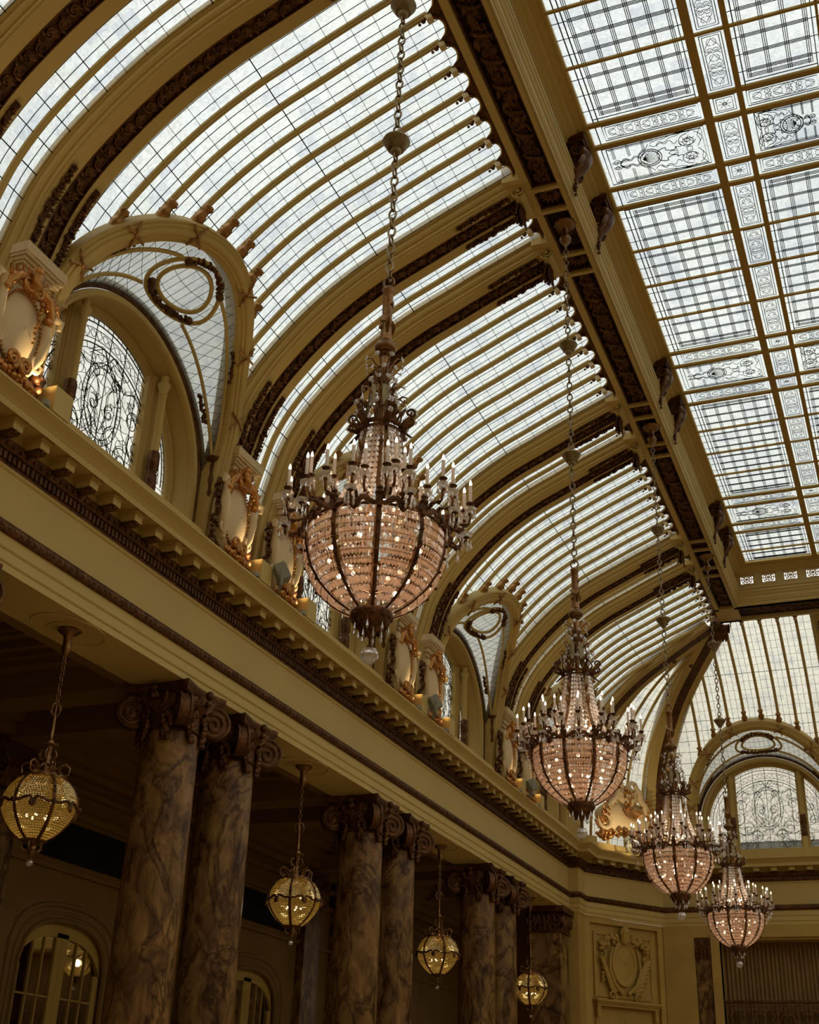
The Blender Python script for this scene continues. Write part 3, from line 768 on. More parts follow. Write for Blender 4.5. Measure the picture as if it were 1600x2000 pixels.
def corner(lam, s, off=OFFG):
    x, z, nx, nz = prof_at(s, off); d = x/HA[0]; bx = HA[0]+(HB[0]-HA[0])*lam; by = HA[1]+(HB[1]-HA[1])*lam
    return V3(bx*d, by*d, z)
g = MB(); NS = 60
rows = [[corner(j/8, SL*i/NS) for j in range(9)] for i in range(NS+1)]; g.grid(rows)
for i in range(NS):
    for j in range(8): g.uv[i*8+j] = (j*1.5+.5, int(i*SL/NS/.345)+.5)
g.build('glass_panes', GLASSW, cw, smooth=0)
l = MB()
for k in range(1, 15):
    if k % 3: l.tube([corner(k/15, s_) for s_ in [SL*.97*i/40*(1 if k % 2 else .85) for i in range(41)]], .005, 3, cap=False)
s = .3; k = 0
while s < SL*.9:
    l.tube([corner(j/6, s) for j in range(7)], .0085 if k % 9 == 8 else .005, 3, cap=False); s += .345; k += 1
l.build('lead_lines', LEAD, cw, smooth=0)
for k in range(1, 5):
    b = MB(); b.tube([corner(k/5, SL*(.97 if k in (2, 3) else .80)*i/40, .13) for i in range(41)], .045, 8); b.build('glazing_bar', CREAM, cw, smooth=60)
    f = MB(); p = corner(k/5, SL*(.97 if k in (2, 3) else .80)*.985, .1); f.ball(p, .09, 8, 6, (1, 1, 1.6)); f.build('foliate_finial', BRONZE, cw)
# mirrored plain glazing over the right side (outside the frame, lets the daylight in)
XM = .37
g = MB(); rows = []
for i in range(25):
    x, z, nx, nz = prof_at(SL*i/24, OFFG); rows.append([V3(2*XM-(XB+x), -5, z), V3(2*XM-(XB+x), 40, z)])
g.grid(rows); g.uv = {i: (i+.5, .5) for i in range(24)}
tag(g.build('window', GLASS, smooth=0), 'glass vault over the right side, outside the frame', 'window', kind='structure')

# ---------------- entablature swept round the room
def plan_frames(path, close=False):
    """path of (x,y) walked with the room on the right; returns frames with mitre"""
    fr = []; N = len(path)
    for i in range(N):
        p = Vector(path[i]); ds = []
        if i > 0: ds.append((p-Vector(path[i-1])).normalized())
        if i < N-1: ds.append((Vector(path[i+1])-p).normalized())
        ns = [Vector((d.y, -d.x)) for d in ds]
        n = sum(ns, Vector((0, 0)))/len(ns); n = n/(n.length**2) if n.length > .1 else ns[0]
        fr.append((V3(p.x, p.y, 0), V3(n.x, n.y, 0), V3(0, 0, 1)))
    return fr
CA, CB = (-9.36, 37.06), (-7.50, END_Y)
PATH = [(-9.66, -5), (-9.66, 36.34), (-9.36, 36.34), CA, CB, (10.4, END_Y)]
FR = plan_frames(PATH)
def swept(name, prof, mat, label, cat, fr=FR, smooth=0, closed=False):
    m = MB(); m.sweep(fr, prof, closed=closed); return tag(m.build(name, mat, smooth=smooth), label, cat, kind='structure')
ent = swept('trim_1', [(-.02, 7.36), (0, 7.36), (0, 7.455), (.012, 7.46), (.022, 7.475), (.022, 7.60), (.034, 7.607), (.045, 7.625), (.045, 7.74), (.055, 7.76)], CREAM, 'cream architrave running along the colonnade and round the corner', 'moulding')
b1 = MB(); b1.sweep(FR, [(.055, 7.76), (.075, 7.765), (.105, 7.80), (.115, 7.86), (.105, 7.90), (.06, 7.925), (0, 7.925)])
s_ = -4.0
while s_ < 36.2:
    b1.ball((-9.66+.108, s_, 7.845), .04, 6, 5, (.5, 1, 1)); b1.leaf((-9.66+.10, s_+.05, 7.80), (0, .3, 1), (1, 0, 0), .09, .05, .1, .008); s_ += .125
tag(b1.build('trim_2', BRONZE, smooth=50), 'narrow dark gilt leaf moulding below the plain frieze', 'moulding', kind='structure')
swept('wall_left', [(0, 7.925), (0, 8.56), (.02, 8.575), (.035, 8.61)], CREAM, 'plain olive-cream frieze wall above the colonnade', 'wall')
b2 = MB(); b2.sweep(FR, [(.035, 8.61), (.045, 8.63), (.05, 8.75), (.075, 8.765), (.09, 8.77), (.09, 8.785), (.10, 8.80), (.14, 8.86), (.145, 8.885), (.10, 8.89)])
y = -4.0
while y < 36.3:
    b2.box(-9.66+.04, -9.66+.085, y-.028, y+.028, 8.645, 8.745)
    y += .088
y = -4.0
while y < 36.3: b2.ball((-9.66+.125, y, 8.835), .035, 6, 5, (.8, .8, 1.2)); y += .135
e0 = V3(CA[0], CA[1], 0); e1 = V3(CB[0], CB[1], 0); ed = (e1-e0).normalized(); en = V3(ed.y, -ed.x, 0)
Mch = Matrix((ed, en, V3(0, 0, 1))).transposed().to_4x4(); Mch.translation = e0       # local x along the chamfer, y into the room
u = .06
while u < 3.1: b2.box(u-.028, u+.028, .04, .085, 8.645, 8.745, Mch); b2.ball(Mch @ V3(u, .125, 8.835), .035, 6, 5); u += .088
u = -7.4
while u < 3: b2.box(u-.028, u+.028, END_Y-.085, END_Y-.04, 8.645, 8.745); u += .088
tag(b2.build('trim_3', BRONZE, smooth=30), 'dark dentil and egg moulding under the cornice brackets', 'moulding', kind='structure')
swept('trim_4', [(.10, 8.88), (.10, 9.02), (.115, 9.035), (.45, 9.035), (.455, 9.0), (.465, 8.99), (.465, 9.085), (.47, 9.085), (.48, 9.10), (.50, 9.125), (.545, 9.17), (.58, 9.20), (.59, 9.215), (.60, 9.215), (.60, 9.25), (.1, 9.27), (-.45, 9.27), (-.45, 9.0)], CREAM, 'projecting cream cornice edge running the length of the hall', 'cornice', smooth=0)
# modillions
mp = empty('bracket')
m = MB(); m.box(-.16, .27, -.088, .088, 8.875, 8.965); m.box(-.16, .285, -.098, .098, 8.965, 8.99); m.box(-.16, .31, -.112, .112, 8.99, 9.04); m.build('bracket_block', CREAM, mp, smooth=0)
m = MB()
m.grid([[V3(-.02+.27*t, y, 8.875-.035*sin(pi*t)-.03*(1-t)*(1-(y/.085)**2)) for y in (-.083, -.05, 0, .05, .083)] for t in [i/8 for i in range(9)]])
for t in range(5):
    for sg in (-1, 1): m.leaf((.0+.05*t, sg*.015, 8.85), (.5, sg*1.0, 0), (0, 0, -1), .075, .045, .15, .008)
m.ball((.24, 0, 8.865), .03, 8, 5)
m.build('leaf_underside', BRONZE, mp, smooth=50)
yb = [11.46+.522*(i-0) for i in range(-18, 64)]
bi = 0
ORD = lambda n: '%d%s' % (n, 'th' if 10 <= n % 100 <= 20 else {1: 'st', 2: 'nd', 3: 'rd'}.get(n % 10, 'th'))
def put_bracket(loc, rz, where, which):
    global bi
    o = mp if bi == 0 else copy_tree(mp); bi += 1
    o.location = loc; o.rotation_euler = (0, 0, rz); tag(o, 'cream leaf-bottomed cornice bracket ' + where + ', ' + which, 'bracket', 'cornice brackets ' + where)
cnt = 0
for y in yb:
    if 9.5 < y < 36.0: cnt += 1; put_bracket((-9.66+.10, y, 0), 0, 'along the left cornice', '%s from the left edge of the photo' % ORD(cnt))
for y in yb:
    if 2 < y < 9.5: put_bracket((-9.66+.10, y, 0), 0, 'along the left cornice', 'beyond the left edge of the photo')
for i in range(6): p = e0+ed*(.35+i*.49); put_bracket((p.x+en.x*.10, p.y+en.y*.10, 0), math.atan2(en.y, en.x), 'on the chamfered corner', '%s from its left end' % ORD(i+1))
for i in range(12): put_bracket((-7.15+.522*i, END_Y-.10, 0), -pi/2, 'along the end wall', '%s from the corner' % ORD(i+1))
# parapet rails in front of the lunettes
PN = ['nearest', 'hidden second', 'third', 'last']
for i, y in enumerate([PAIRS[-1]+PER/2, PAIRS[0]+PER/2, PAIRS[1]+PER/2, YC3]):
    r = empty('parapet_rail', (-9.46, y, 9.27)); hr = 1.62
    m = MB(); m.box(-.05, .05, -1.62, 1.95, .27, .33); m.box(-.035, .035, -1.62, 1.95, .24, .27); m.box(-.04, .04, -1.62, 1.95, 0, .05); m.build('rail', CREAM, r, smooth=0)
    m = MB()
    for k in range(32):
        yy = -1.55+.11*k
        if k % 10 == 0: m.box(-.04, .04, yy-.05, yy+.05, .05, .24)
        else: m.lathe([(.02, .05), (.035, .09), (.02, .15), (.022, .24)], 6, Matrix.Translation((0, yy, 0)))
    m.build('balusters', CREAM, r, smooth=40)
    tag(r, 'low cream pierced parapet in front of the %s lunette on the left' % PN[i], 'railing')
# cartouches
def make_cartouche():
    r = empty('shield_cartouche'); gfs = {}
    m = MB()       # body facing +x, in local coords; centre (0,0,0)
    N = 26; rings = []
    def ringp(k, rx, rz, x): return [V3(x, rx*cos(2*pi*j/N), rz*sin(2*pi*j/N)*(1.0 if sin(2*pi*j/N) > 0 else 1.08)) for j in range(N)]
    for rx, rz, x in ((.44, .62, -.14), (.42, .60, 0), (.37, .55, .05), (.34, .52, .03)): rings.append(ringp(0, rx, rz, x))
    m.grid(rings, close_u=True)
    for sg in (-1, 1):   # curling side volutes
        m.tube([V3(.02, sg*.30, -.45), V3(.06, sg*.40, -.2), V3(.08, sg*.44, .1), V3(.06, sg*.42, .35), V3(.10, sg*.50, .48), V3(.14, sg*.60, .46), V3(.12, sg*.60, .36)], [.05, .07, .08, .07, .06, .05, .03], 8)
        m.spiral((.06, sg*.40, -.30), (0, 1, 0), (0, 0, 1), .12, 1.3, .04, ph=pi/2, dirn=sg)
    m.build('shield_frame', CREAMB, r, smooth=50)
    d = MB(); rr = [[V3(.04+.10*(1-t*t), .34*t*cos(2*pi*j/N), .52*t*sin(2*pi*j/N)) for j in range(N)] for t in (1, .85, .65, .4, .15, .02)]
    d.grid(rr, close_u=True); d.build('oval_boss', CREAMB, r, smooth=70)
    g = MB()
    for j in range(54):
        a = 2*pi*j/54; g.ball((.07, .355*cos(a), .535*sin(a)), .020, 6, 4)
    g.build('bead_border', GOLD, r, smooth=70); g = MB()
    for sg in (-1, 1):
        g.spiral((.14, sg*.10, .60), (0, sg*1, 0), (0, 0, 1), .12, 1.8, .045, ph=pi/2, r1=.15, k=7)
        g.tube([V3(.12, sg*.15, .66), V3(.14, sg*.30, .60), V3(.13, sg*.40, .45), V3(.12, sg*.42, .30)], [.05, .07, .06, .03], 8)
        g.ball((.10, sg*.40, .36), .075, 8, 6); g.ball((.12, sg*.33, .52), .07, 8, 6)
        for k in range(4): g.leaf((.12, sg*(.05+.1*k), .66-.05*k), (0, sg*.8, .7), (1, 0, 0), .18, .09, .3, .02)
        gf = gfs.setdefault(0, MB()); gf.spiral((.16, sg*.11, -.50), (0, sg*1, 0), (0, 0, -1), .11, 1.8, .042, ph=pi/2, r1=.15, k=7)
        for k in range(4): gf.leaf((.10, sg*(.06+.06*k), -.52-.02*k), (0, sg*(.3+.3*k), -.9), (1, 0, 0), .20, .09, .2, .02)
    g.tube([V3(.13, 0, .80), V3(.18, 0, .74), V3(.17, 0, .62), V3(.10, 0, .50)], [.05, .10, .08, .04], 8, flat=(1.2, .8))
    g.ball((.17, 0, .82), .08, 8, 6)
    gd = MB()
    for k in range(9): gd.ball((.17-.003*k, .17+.015*sin(k*2), .45-.07*k), .036-.002*k, 6, 5)
    gd.build('husk_drop', GOLD, r, smooth=70)
    for k in range(12): gf.ball((.10+.03*(k % 2), -.24+.04*k+.02*sin(k*3), -.66+.03*cos(k*2)), .05, 7, 5)
    g.build('gilt_crest', GOLD, r, smooth=70); gf.build('gilt_foot', GOLD, r, smooth=70)
    h = MB(); rnd = random.Random(4)
    for sg in (-1, 1):
        for k in range(26): h.ball((-.05+rnd.uniform(-.04, .07), sg*(.50+rnd.uniform(-.07, .07)), .5-.045*k), rnd.uniform(.035, .065), 6, 5)
        for k in range(12): h.leaf((-.02, sg*.47, .5-.09*k), (0, sg*.8, -.5), (1, 0, .2), .13, .08, .3, .012)
    h.build('leaf_swag', BRONZE, r, smooth=60)
    return r
UP_E = 42.0
ca = make_cartouche(); box = None
fb = True
for k, sg, y in RIBY:
    o = ca if fb else copy_tree(ca); o.location = (-9.26, y-.24, 10.05); fb = False
    tag(o, 'cream oval shield with gilded scrolls, %s one of the %s rib pair' % ('nearer' if sg < 0 else 'farther', PNAME[k]), 'cartouche', 'shields at the rib feet')
    m = MB(); m.box(-.14, .14, -.17, .17, 0, .36)
    bo = m.build('box', CREAM, loc=(-9.20, y+.60, 9.27), smooth=0)
    tag(bo, 'plain cream box on the cornice beside the %s shield of the %s rib pair' % ('nearer' if sg < 0 else 'farther', PNAME[k]), 'box', 'cream boxes on the cornice')
for k, sg, y in RIBY:
    if k < -1: continue
    u_ = empty('uplight', (-9.10, y+.33, 9.27))
    m = MB(); m.lathe([(.05, 0), (.06, .01), (.055, .08), (.045, .085), (.04, .06)], 14); m.build('can', GREY, u_, smooth=40)
    tag(u_, 'tiny spotlight can at the cornice edge lighting the %s shield of the %s rib pair' % ('nearer' if sg < 0 else 'farther', PNAME[k]), 'spotlight')
    L_ = bpy.data.lights.new('uplight', 'SPOT'); L_.energy = UP_E; L_.color = (1, .74, .46); L_.spot_size = 1.75; L_.spot_blend = .5; L_.shadow_soft_size = .03
    lo_ = bpy.data.objects.new('spot', L_); COL.objects.link(lo_); lo_.parent = u_; lo_.location = (0, 0, .10); lo_.rotation_euler = Vector((-.10, -.50, 1.15)).to_track_quat('-Z', 'Y').to_euler()
# flood lights
def floodlight(loc, rz, label):
    r = empty('floodlight', loc, rz)
    m = MB(); m.box(-.10, .10, -.13, .13, -.15, .15, Matrix.Rotation(math.radians(-28), 4, 'Y')); b = m.build('housing', GREY, r, smooth=0)
    bv = b.modifiers.new('bevel', 'BEVEL'); bv.width = .02; bv.segments = 2
    m = MB(); m.box(.10, .106, -.10, .10, -.12, .12, Matrix.Rotation(math.radians(-28), 4, 'Y')); m.build('lens', DARK, r, smooth=0)
    m = MB(); m.box(-.02, .02, -.15, .15, -.3, -.27); m.box(-.02, .02, -.15, -.135, -.3, 0); m.box(-.02, .02, .135, .15, -.3, 0); m.build('yoke', GREY, r, smooth=0)
    return tag(r, label, 'floodlight')
floodlight((-8.96, 16.06, 9.57), .6, 'small grey floodlight on the cornice left of the largest chandelier bowl')
floodlight((-8.96, 23.14, 9.57), .6, 'small grey floodlight on the cornice below the third lunette')
floodlight((-8.96, 30.24, 9.57), .6, 'small grey floodlight on the cornice behind the second chandelier')
p = Mch @ V3(1.35, .62, 9.62)
floodlight(tuple(p), math.atan2(en.y, en.x)+.3, 'white and grey floodlight in front of the gilded corner cartouche')
# wall strip behind shields: pedestal wall between vault base and cornice at corner and end
m = MB(); m.sweep(plan_frames([(-9.66-.1, 36.2), (-9.5, 36.9), (-7.62, END_Y+.02), (10.4, END_Y+.02)]), [(0, 9.25), (0, 9.62), (-.3, 9.62)])
tag(m.build('trim_5', CREAM, smooth=0), 'plain cream kerb above the cornice at the corner and end wall', 'moulding', kind='structure')
solid('wall_outside', [(-9, 3, 41.6, 41.9, 8, 10.25)], GREY, 'dim roof parapet outside, showing through the foot of the end lunette', 'wall')
# corner cartouche: large, cream and gold
r = empty('corner_cartouche'); r.matrix_world = Mch @ Matrix.Translation((1.62, .12, 10.55))
m = MB(); N = 36
def blob(t, s): return (s*(1.05*cos(t)*(1+.10*cos(4*t))), s*(.62*sin(t)*(1+.12*cos(2*t)))-.1)
m.grid([[V3(blob(2*pi*j/N, s)[0], y_, blob(2*pi*j/N, s)[1]) for j in range(N)] for s, y_ in ((1, -.1), (1, .06), (.93, .13), (.86, .08), (.7, .16), (.4, .2), (.05, .22))], close_u=True)
for sg in (-1, 1):
    m.spiral((sg*.95, .14, -.30), (sg*1, 0, 0), (0, 0, -1), .30, 1.4, .09, ph=0, r1=.2, k=8, n=30)
    m.tube([V3(sg*.90, .14, .0), V3(sg*.7, .18, .30), V3(sg*.5, .2, .5), V3(sg*.45, .22, .75), V3(sg*.25, .22, .95)], [.09, .11, .10, .09, .06], 8)
m.spiral((.18, .18, .88), (1, 0, 0), (0, 0, 1), .26, 1.2, .09, ph=pi, r1=.3, k=8); m.spiral((-.28, .18, .78), (-1, 0, 0), (0, 0, 1), .2, 1.3, .08, ph=pi, r1=.3, k=8)
m.ball((0, .1, .55), .42, 14, 10, (1.1, .45, .9))
m.build('shield_frame', CREAMB, r, smooth=60)
g = MB(); rnd = random.Random(11)
for k in range(70): x_ = rnd.uniform(-1.35, 1.35); g.ball((x_, .18+rnd.uniform(-.08, .1), -.72+.10*cos(x_*2)+rnd.uniform(-.10, .10)), rnd.uniform(.05, .10), 7, 5)
for k in range(26):
    a = pi*(.08+.84*k/25)
    for q in (0, 1): g.leaf((.0+.08*cos(a), .24, .16), (cos(a), .15, -sin(a)), (0, 1, 0), .36-.1*q+.06*sin(k*3), .08, .2, .02)
for k in range(30): g.ball((rnd.uniform(-.25, .2), .24+rnd.uniform(0, .06), .45+rnd.uniform(-.35, .3)), rnd.uniform(.03, .06), 6, 5)
for sg in (-1, 1):
    for k in range(34): g.ball((sg*(.62+.35*(k/34))+rnd.uniform(-.07, .07), .16+rnd.uniform(-.04, .08), .62-.028*k+rnd.uniform(-.04, .04)), rnd.uniform(.03, .06), 6, 5)
    for k in range(8): g.leaf((sg*(.7+.04*k), .18, .5-.12*k), (sg*.9, 0, .3), (0, 1, 0), .24, .1, .3, .02)
    for k in range(5): g.leaf((sg*1.1, .16, -.45), (sg*cos(k*.7-.6), 0, sin(k*.7-.6)), (0, 1, 0), .3, .12, .3, .02)
g.build('gilt_foliage', GOLD, r, smooth=70)
L_ = bpy.data.lights.new('uplight', 'SPOT'); L_.energy = 70; L_.color = (1, .80, .52); L_.spot_size = 1.9; L_.spot_blend = .6; L_.shadow_soft_size = .05
lo_ = bpy.data.objects.new('spot', L_); COL.objects.link(lo_); lo_.matrix_world = Mch @ (Matrix.Translation((1.1, 1.35, 9.25)) @ Vector((.35, -1.1, 1.2)).to_track_quat('-Z', 'Y').to_matrix().to_4x4())
tag(r, 'big cream and gold rococo cartouche filling the chamfered corner above the cornice', 'cartouche')
for i, (a, b_) in enumerate(((-.1, .22), (2.98, 3.2))):
    m = MB(); m.box(a, b_, .08, .40, 9.27, 9.65, Mch); tag(m.build('box', CREAM, smooth=0), 'cream pedestal box at the %s end of the chamfered corner cornice' % ('left' if i == 0 else 'right'), 'box')

# ---------------- beam and attic round the skylight
XA, YA = -3.82, 34.0
B = MB()
def beam_soffit(bm):
    pass
bm = MB()
# side beam soffit as a frame with sunk panels
pan = []     # sunk panels (y0,y1)
for k in (-2, -1, 0, 1, 2):
    c = PAIRS[k]+.18
    pan += [(c-1.08, c-.60), (c-.52, c+.62), (c+.70, c+1.18)]
longs = []
ks = [-2, -1, 0, 1, 2]
for a, b_ in zip(ks[:-1], ks[1:]): longs.append((PAIRS[a]+.18+1.26, PAIRS[b_]+.18-1.16))
longs.append((PAIRS[2]+.18+1.26, BEAM_Y-.95))
pan = sorted(pan+longs)
x0, x1, xa, xb = -4.46, XA+.0, -4.34, -3.90; ZB = 15.38
y = -5
bm.box(x0, xa, -5, BEAM_Y, ZB, ZB+.25); bm.box(xb, x1, -5, BEAM_Y, ZB, ZB+.25)
prev = -5
for a, b_ in pan:
    bm.box(xa, xb, prev, a, ZB+.0, ZB+.2); prev = b_
bm.box(xa, xb, prev, BEAM_Y, ZB, ZB+.2)
bm.box(XA-.01, 10, YA, BEAM_Y-.95+.0, ZB, ZB+.25); bm.box(x0, 10, BEAM_Y-.12, BEAM_Y+.02, ZB, ZB+.2); bm.box(x0, 10, YA, YA+.12, ZB, ZB+.2)
tag(bm.build('trim_6', CREAM, smooth=0), 'cream framework of the panelled beam soffit around the skylight', 'beam', kind='structure')
bk = MB(); bk.box(x0+.02, x1, -5, BEAM_Y, ZB+.16, ZB+.3); bk.box(x0+.02, 10, YA, BEAM_Y, ZB+.10, ZB+.3)
tag(bk.build('trim_7', BACK, smooth=0), 'dark sunk ground of the beam panels', 'beam', kind='structure')
pb = MB()
for a, b_ in pan:      # inner moulding of every sunk panel
    for q0, q1, r0, r1 in ((xa, xa+.035, a, b_), (xb-.035, xb, a, b_), (xa, xb, a, a+.04), (xa, xb, b_-.04, b_)): pb.box(q0, q1, r0, r1, ZB+.06, ZB+.16)
rnd = random.Random(21)
for a, b_ in longs:    # bundled laurel garland bound with ribbons
    y = a+.12; cx = (xa+xb)/2
    while y < b_-.1:
        if y > 4:
            for k in range(5): pb.leaf((cx+rnd.uniform(-.11, .11), y+rnd.uniform(-.03, .03), ZB+.12), (rnd.uniform(-.5, .5), 1, 0), (0, 0, -1), .15, .075, .25, .014)
            pb.ball((cx+rnd.uniform(-.1, .1), y, ZB+.09), .035, 6, 4)
        y += .075
    y = a+.35
    while y < b_-.2:
        if y > 4: pb.tube([V3(cx-.15, y-.06, ZB+.10), V3(cx-.08, y-.03, ZB+.045), V3(cx, y, ZB+.03), V3(cx+.08, y+.04, ZB+.045), V3(cx+.15, y+.08, ZB+.10)], .035, 6, flat=(1, .4))
        y += .52
for a, b_ in pan:
    if (a, b_) in longs or a < 4: continue
    c = (a+b_)/2; cx = (xa+xb)/2
    for k in range(12):
        an = 2*pi*k/12; R = min(.15, (b_-a)*.3); pb.leaf((cx+R*.3*cos(an), c+R*.3*sin(an), ZB+.13), (cos(an), sin(an), 0), (0, 0, -1), R, .07, .3, .012)
    pb.ball((cx, c, ZB+.11), .05, 8, 5)
    if b_-a > .8:
        for sg in (-1, 1):
            for k in (-1, 1): pb.spiral((cx+k*.09, c+sg*.38, ZB+.12), (k, 0, 0), (0, sg, 0), .085, 1.5, .018, ph=0)
x_ = XA+.3
while x_ < 1.5:
    for k in range(4): pb.leaf((x_, YA+.5+rnd.uniform(-.2, .2), ZB+.08), (1, rnd.uniform(-.5, .5), 0), (0, 0, -1), .15, .08, .25, .014)
    x_ += .09
tag(pb.build('beam_ornament', BRONZE, smooth=50), 'dark leafy garlands and rosettes set in the sunk panels of the beam', 'ornament', kind='structure')
AF = plan_frames([(XA, -5), (XA, YA), (2*XM-XA, YA), (2*XM-XA, -5)])
for f in (0,):
    swept('trim_8', [(0, 15.38), (0, 15.40), (.03, 15.41), (.03, 15.50), (.045, 15.51), (.055, 15.54), (.045, 15.56), (.06, 15.58), (.065, 15.68), (.085, 15.70), (.10, 15.74), (.09, 15.76), (.12, 15.80), (.12, 15.86), (.10, 15.87)], CREAM, 'stepped cream architrave along the inner side of the beam', 'moulding', fr=AF, smooth=0)
    em = MB(); em.sweep(AF, [(.10, 15.87), (.13, 15.88), (.14, 15.93), (.10, 15.97), (.02, 15.98)])
    y = 4
    while y < YA: em.ball((XA+.125, y, 15.925), .028, 6, 4, (.7, 1, 1)); y += .09
    tag(em.build('trim_9', CREAM, smooth=40), 'fine egg moulding above the beam architrave', 'moulding', kind='structure')
# frieze: solid along the sides, pierced on the end wall
fz = MB()
fz.box(XA-.25, XA-.0, -5, YA+.2, 15.97, 16.62); fz.box(2*XM-XA-.02, 2*XM-XA+.2, -5, YA+.2, 15.97, 16.62)
fz.box(XA, 5, YA-.02, YA+.2, 15.97, 16.08); fz.box(XA, 5, YA-.02, YA+.2, 16.40, 16.62)
GX = [XA+.36+.62*i for i in range(13) if i != 4]
piers = [XA]+[g_+.0 for g_ in GX]
px0 = XA
for g_ in GX:
    fz.box(px0, g_-.20, YA-.02, YA+.2, 16.08, 16.40); px0 = g_+.20
tag(fz.build('trim_21', CREAM, smooth=0), 'narrow cream frieze wall between beam and skylight', 'wall', kind='structure')
gr0 = None
for i, g_ in enumerate(GX[:7]):
    if gr0 is None:
        gr0 = empty('pierced_grille'); m = MB()
        m.box(-.20, .20, 0, .03, -.16, -.14); m.box(-.20, .20, 0, .03, .14, .16); m.box(-.20, -.18, 0, .03, -.16, .16); m.box(.18, .20, 0, .03, -.16, .16)
        for k in range(8):
            a = 2*pi*k/8; m.tube([V3(0, .015, 0), V3(.19*cos(a), .015, .15*sin(a))], .012, 5)
        m.tube([V3(.09*cos(2*pi*k/16), .015, .09*sin(2*pi*k/16)) for k in range(16)], .014, 5, closed=True)
        m.tube([V3(.15*cos(2*pi*k/16), .015, .14*sin(2*pi*k/16)) for k in range(16)], .012, 5, closed=True)
        m.ball((0, .015, 0), .03, 6, 5); m.build('lattice', CREAM, gr0, smooth=40); o = gr0
    else: o = copy_tree(gr0)
    o.location = (g_, YA, 16.24)
    tag(o, 'square pierced ventilation grille in the end frieze, number %s from the corner' % ['one', 'two', 'three', 'four', 'five', 'six', 'seven'][i], 'grille', 'pierced grilles in the end frieze')
swept('trim_10', [(0, 16.40), (.03, 16.41), (.05, 16.45), (.10, 16.48), (.12, 16.50), (.20, 16.52), (.22, 16.545), (.22, 16.58), (.36, 16.58), (.37, 16.565), (.40, 16.565), (.42, 16.58), (.42, 16.66), (.0, 16.68)], CREAM, 'moulded cream frame holding the flat skylight', 'moulding', fr=AF, smooth=0)
# scroll consoles under the skylight frame
def make_console():
    r = empty('scroll_console')
    m = MB(); m.box(-.02, .24, -.20, .20, .50, .56); m.box(-.02, .22, -.17, .17, .44, .50)
    N = 14; pts = [V3(.16, 0, .40), V3(.20, 0, .30), V3(.16, 0, .18), V3(.08, 0, .06), V3(.05, 0, -.08)]
    m.tube(pts, [.10, .11, .09, .07, .04], 10, flat=(1.3, .8))
    for sg in (-1, 1): m.spiral((.15, sg*.13, .33), (1, 0, 0), (0, 0, 1), .10, 1.7, .028, ph=pi/2, n=22)
    for sg in (-1, 1): m.spiral((.08, sg*.10, .07), (1, 0, 0), (0, 0, 1), .06, 1.4, .02, ph=-pi/2, n=16)
    for k in range(5): m.leaf((.22-.03*k, (k-2)*.05, .28-.02*abs(k-2)), (.0, (k-2)*.25, -1), (1, 0, 0), .24, .08, -.25, .012)
    for k in range(6): m.ball((.06, .02*sin(k*2), -.10-.045*k), .035-.003*k, 6, 5)
    m.build('acanthus_scroll', BRONZE, r, smooth=60); return r
co = make_console(); fc = True
for k in (-1, 0, 1, 2):
    for sg in (-1, 1):
        o = co if fc else copy_tree(co); fc = False
        o.location = (XA+.02, PAIRS[k]+.27+sg*.80, 15.86); o.scale = (1.35, 1.5, 1.2)
        tag(o, 'dark scrolled acanthus console under the skylight frame, %s one of the %s pair' % ('nearer' if sg < 0 else 'farther', PNAME[k]), 'console', 'consoles under the skylight frame')
o = copy_tree(co); o.location = (XA+2.84, YA-.02, 15.86); o.scale = (1.2, 1.2, 1.2); o.rotation_euler = (0, 0, -pi/2); tag(o, 'dark scrolled console on the end frieze at the right edge', 'console')
# ---------------- skylight
sk = empty('ceiling'); tag(sk, 'flat stained-glass skylight of framed panels over the hall', 'skylight', kind='structure')
SX0, SX1, SY1, ZS = -3.42, 2*XM+3.42, 33.56, 16.60
g = MB(); Yg = [16.2+k*PER for k in (-3, -2, -1, 0, 1, 2)]
xs = [SX0, -1.475, -.925, 1.665, 2.215, SX1]
fi = 0; ycut = []
for yg in Yg: ycut += [yg-1.083, yg-.552, yg+.552, yg+1.083, yg+2.385, yg+3.53, yg+4.69]
ycut = [-5]+sorted([y for y in ycut if -5 < y < SY1-.3])+[SY1]
for i in range(len(xs)-1):
    for j in range(len(ycut)-1):
        n1 = max(1, int((xs[i+1]-xs[i])/.33)); n2 = max(1, int((ycut[j+1]-ycut[j])/.38))
        for a in range(n1):
            for b_ in range(n2):
                xa_, xb_ = xs[i]+(xs[i+1]-xs[i])*a/n1, xs[i]+(xs[i+1]-xs[i])*(a+1)/n1; ya, yb_ = ycut[j]+(ycut[j+1]-ycut[j])*b_/n2, ycut[j]+(ycut[j+1]-ycut[j])*(b_+1)/n2
                g.uv[len(g.f)] = (fi+.5, .5); fi += 1
                g.add([(xa_, ya, ZS+.02), (xb_, ya, ZS+.02), (xb_, yb_, ZS+.02), (xa_, yb_, ZS+.02)], [(0, 1, 2, 3)])
g.build('glass_panes', GLASS, sk, smooth=0)
fm = MB()
for x_ in (-1.475, 2.215): fm.box(x_-.07, x_+.07, -5, SY1, ZS-.07, ZS)
for x_ in (-.925, 1.665): fm.box(x_-.045, x_+.045, -5, SY1, ZS-.06, ZS)
for yg in Yg:
    for q in (-1.083, -.552, .552, 1.083):
        if -5 < yg+q < SY1: fm.box(SX0, SX1, yg+q-.045, yg+q+.045, ZS-.05, ZS)
    for q in (2.385, 3.53, 4.69):
        if -5 < yg+q < SY1-.1: fm.box(SX0, SX1, yg+q-.024, yg+q+.024, ZS-.04, ZS)
fm.box(.35, .39, -5, SY1, ZS-.03, ZS)
fm.build('frame_bars', AISLE if False else STONE, sk, smooth=0)
LK = MB()
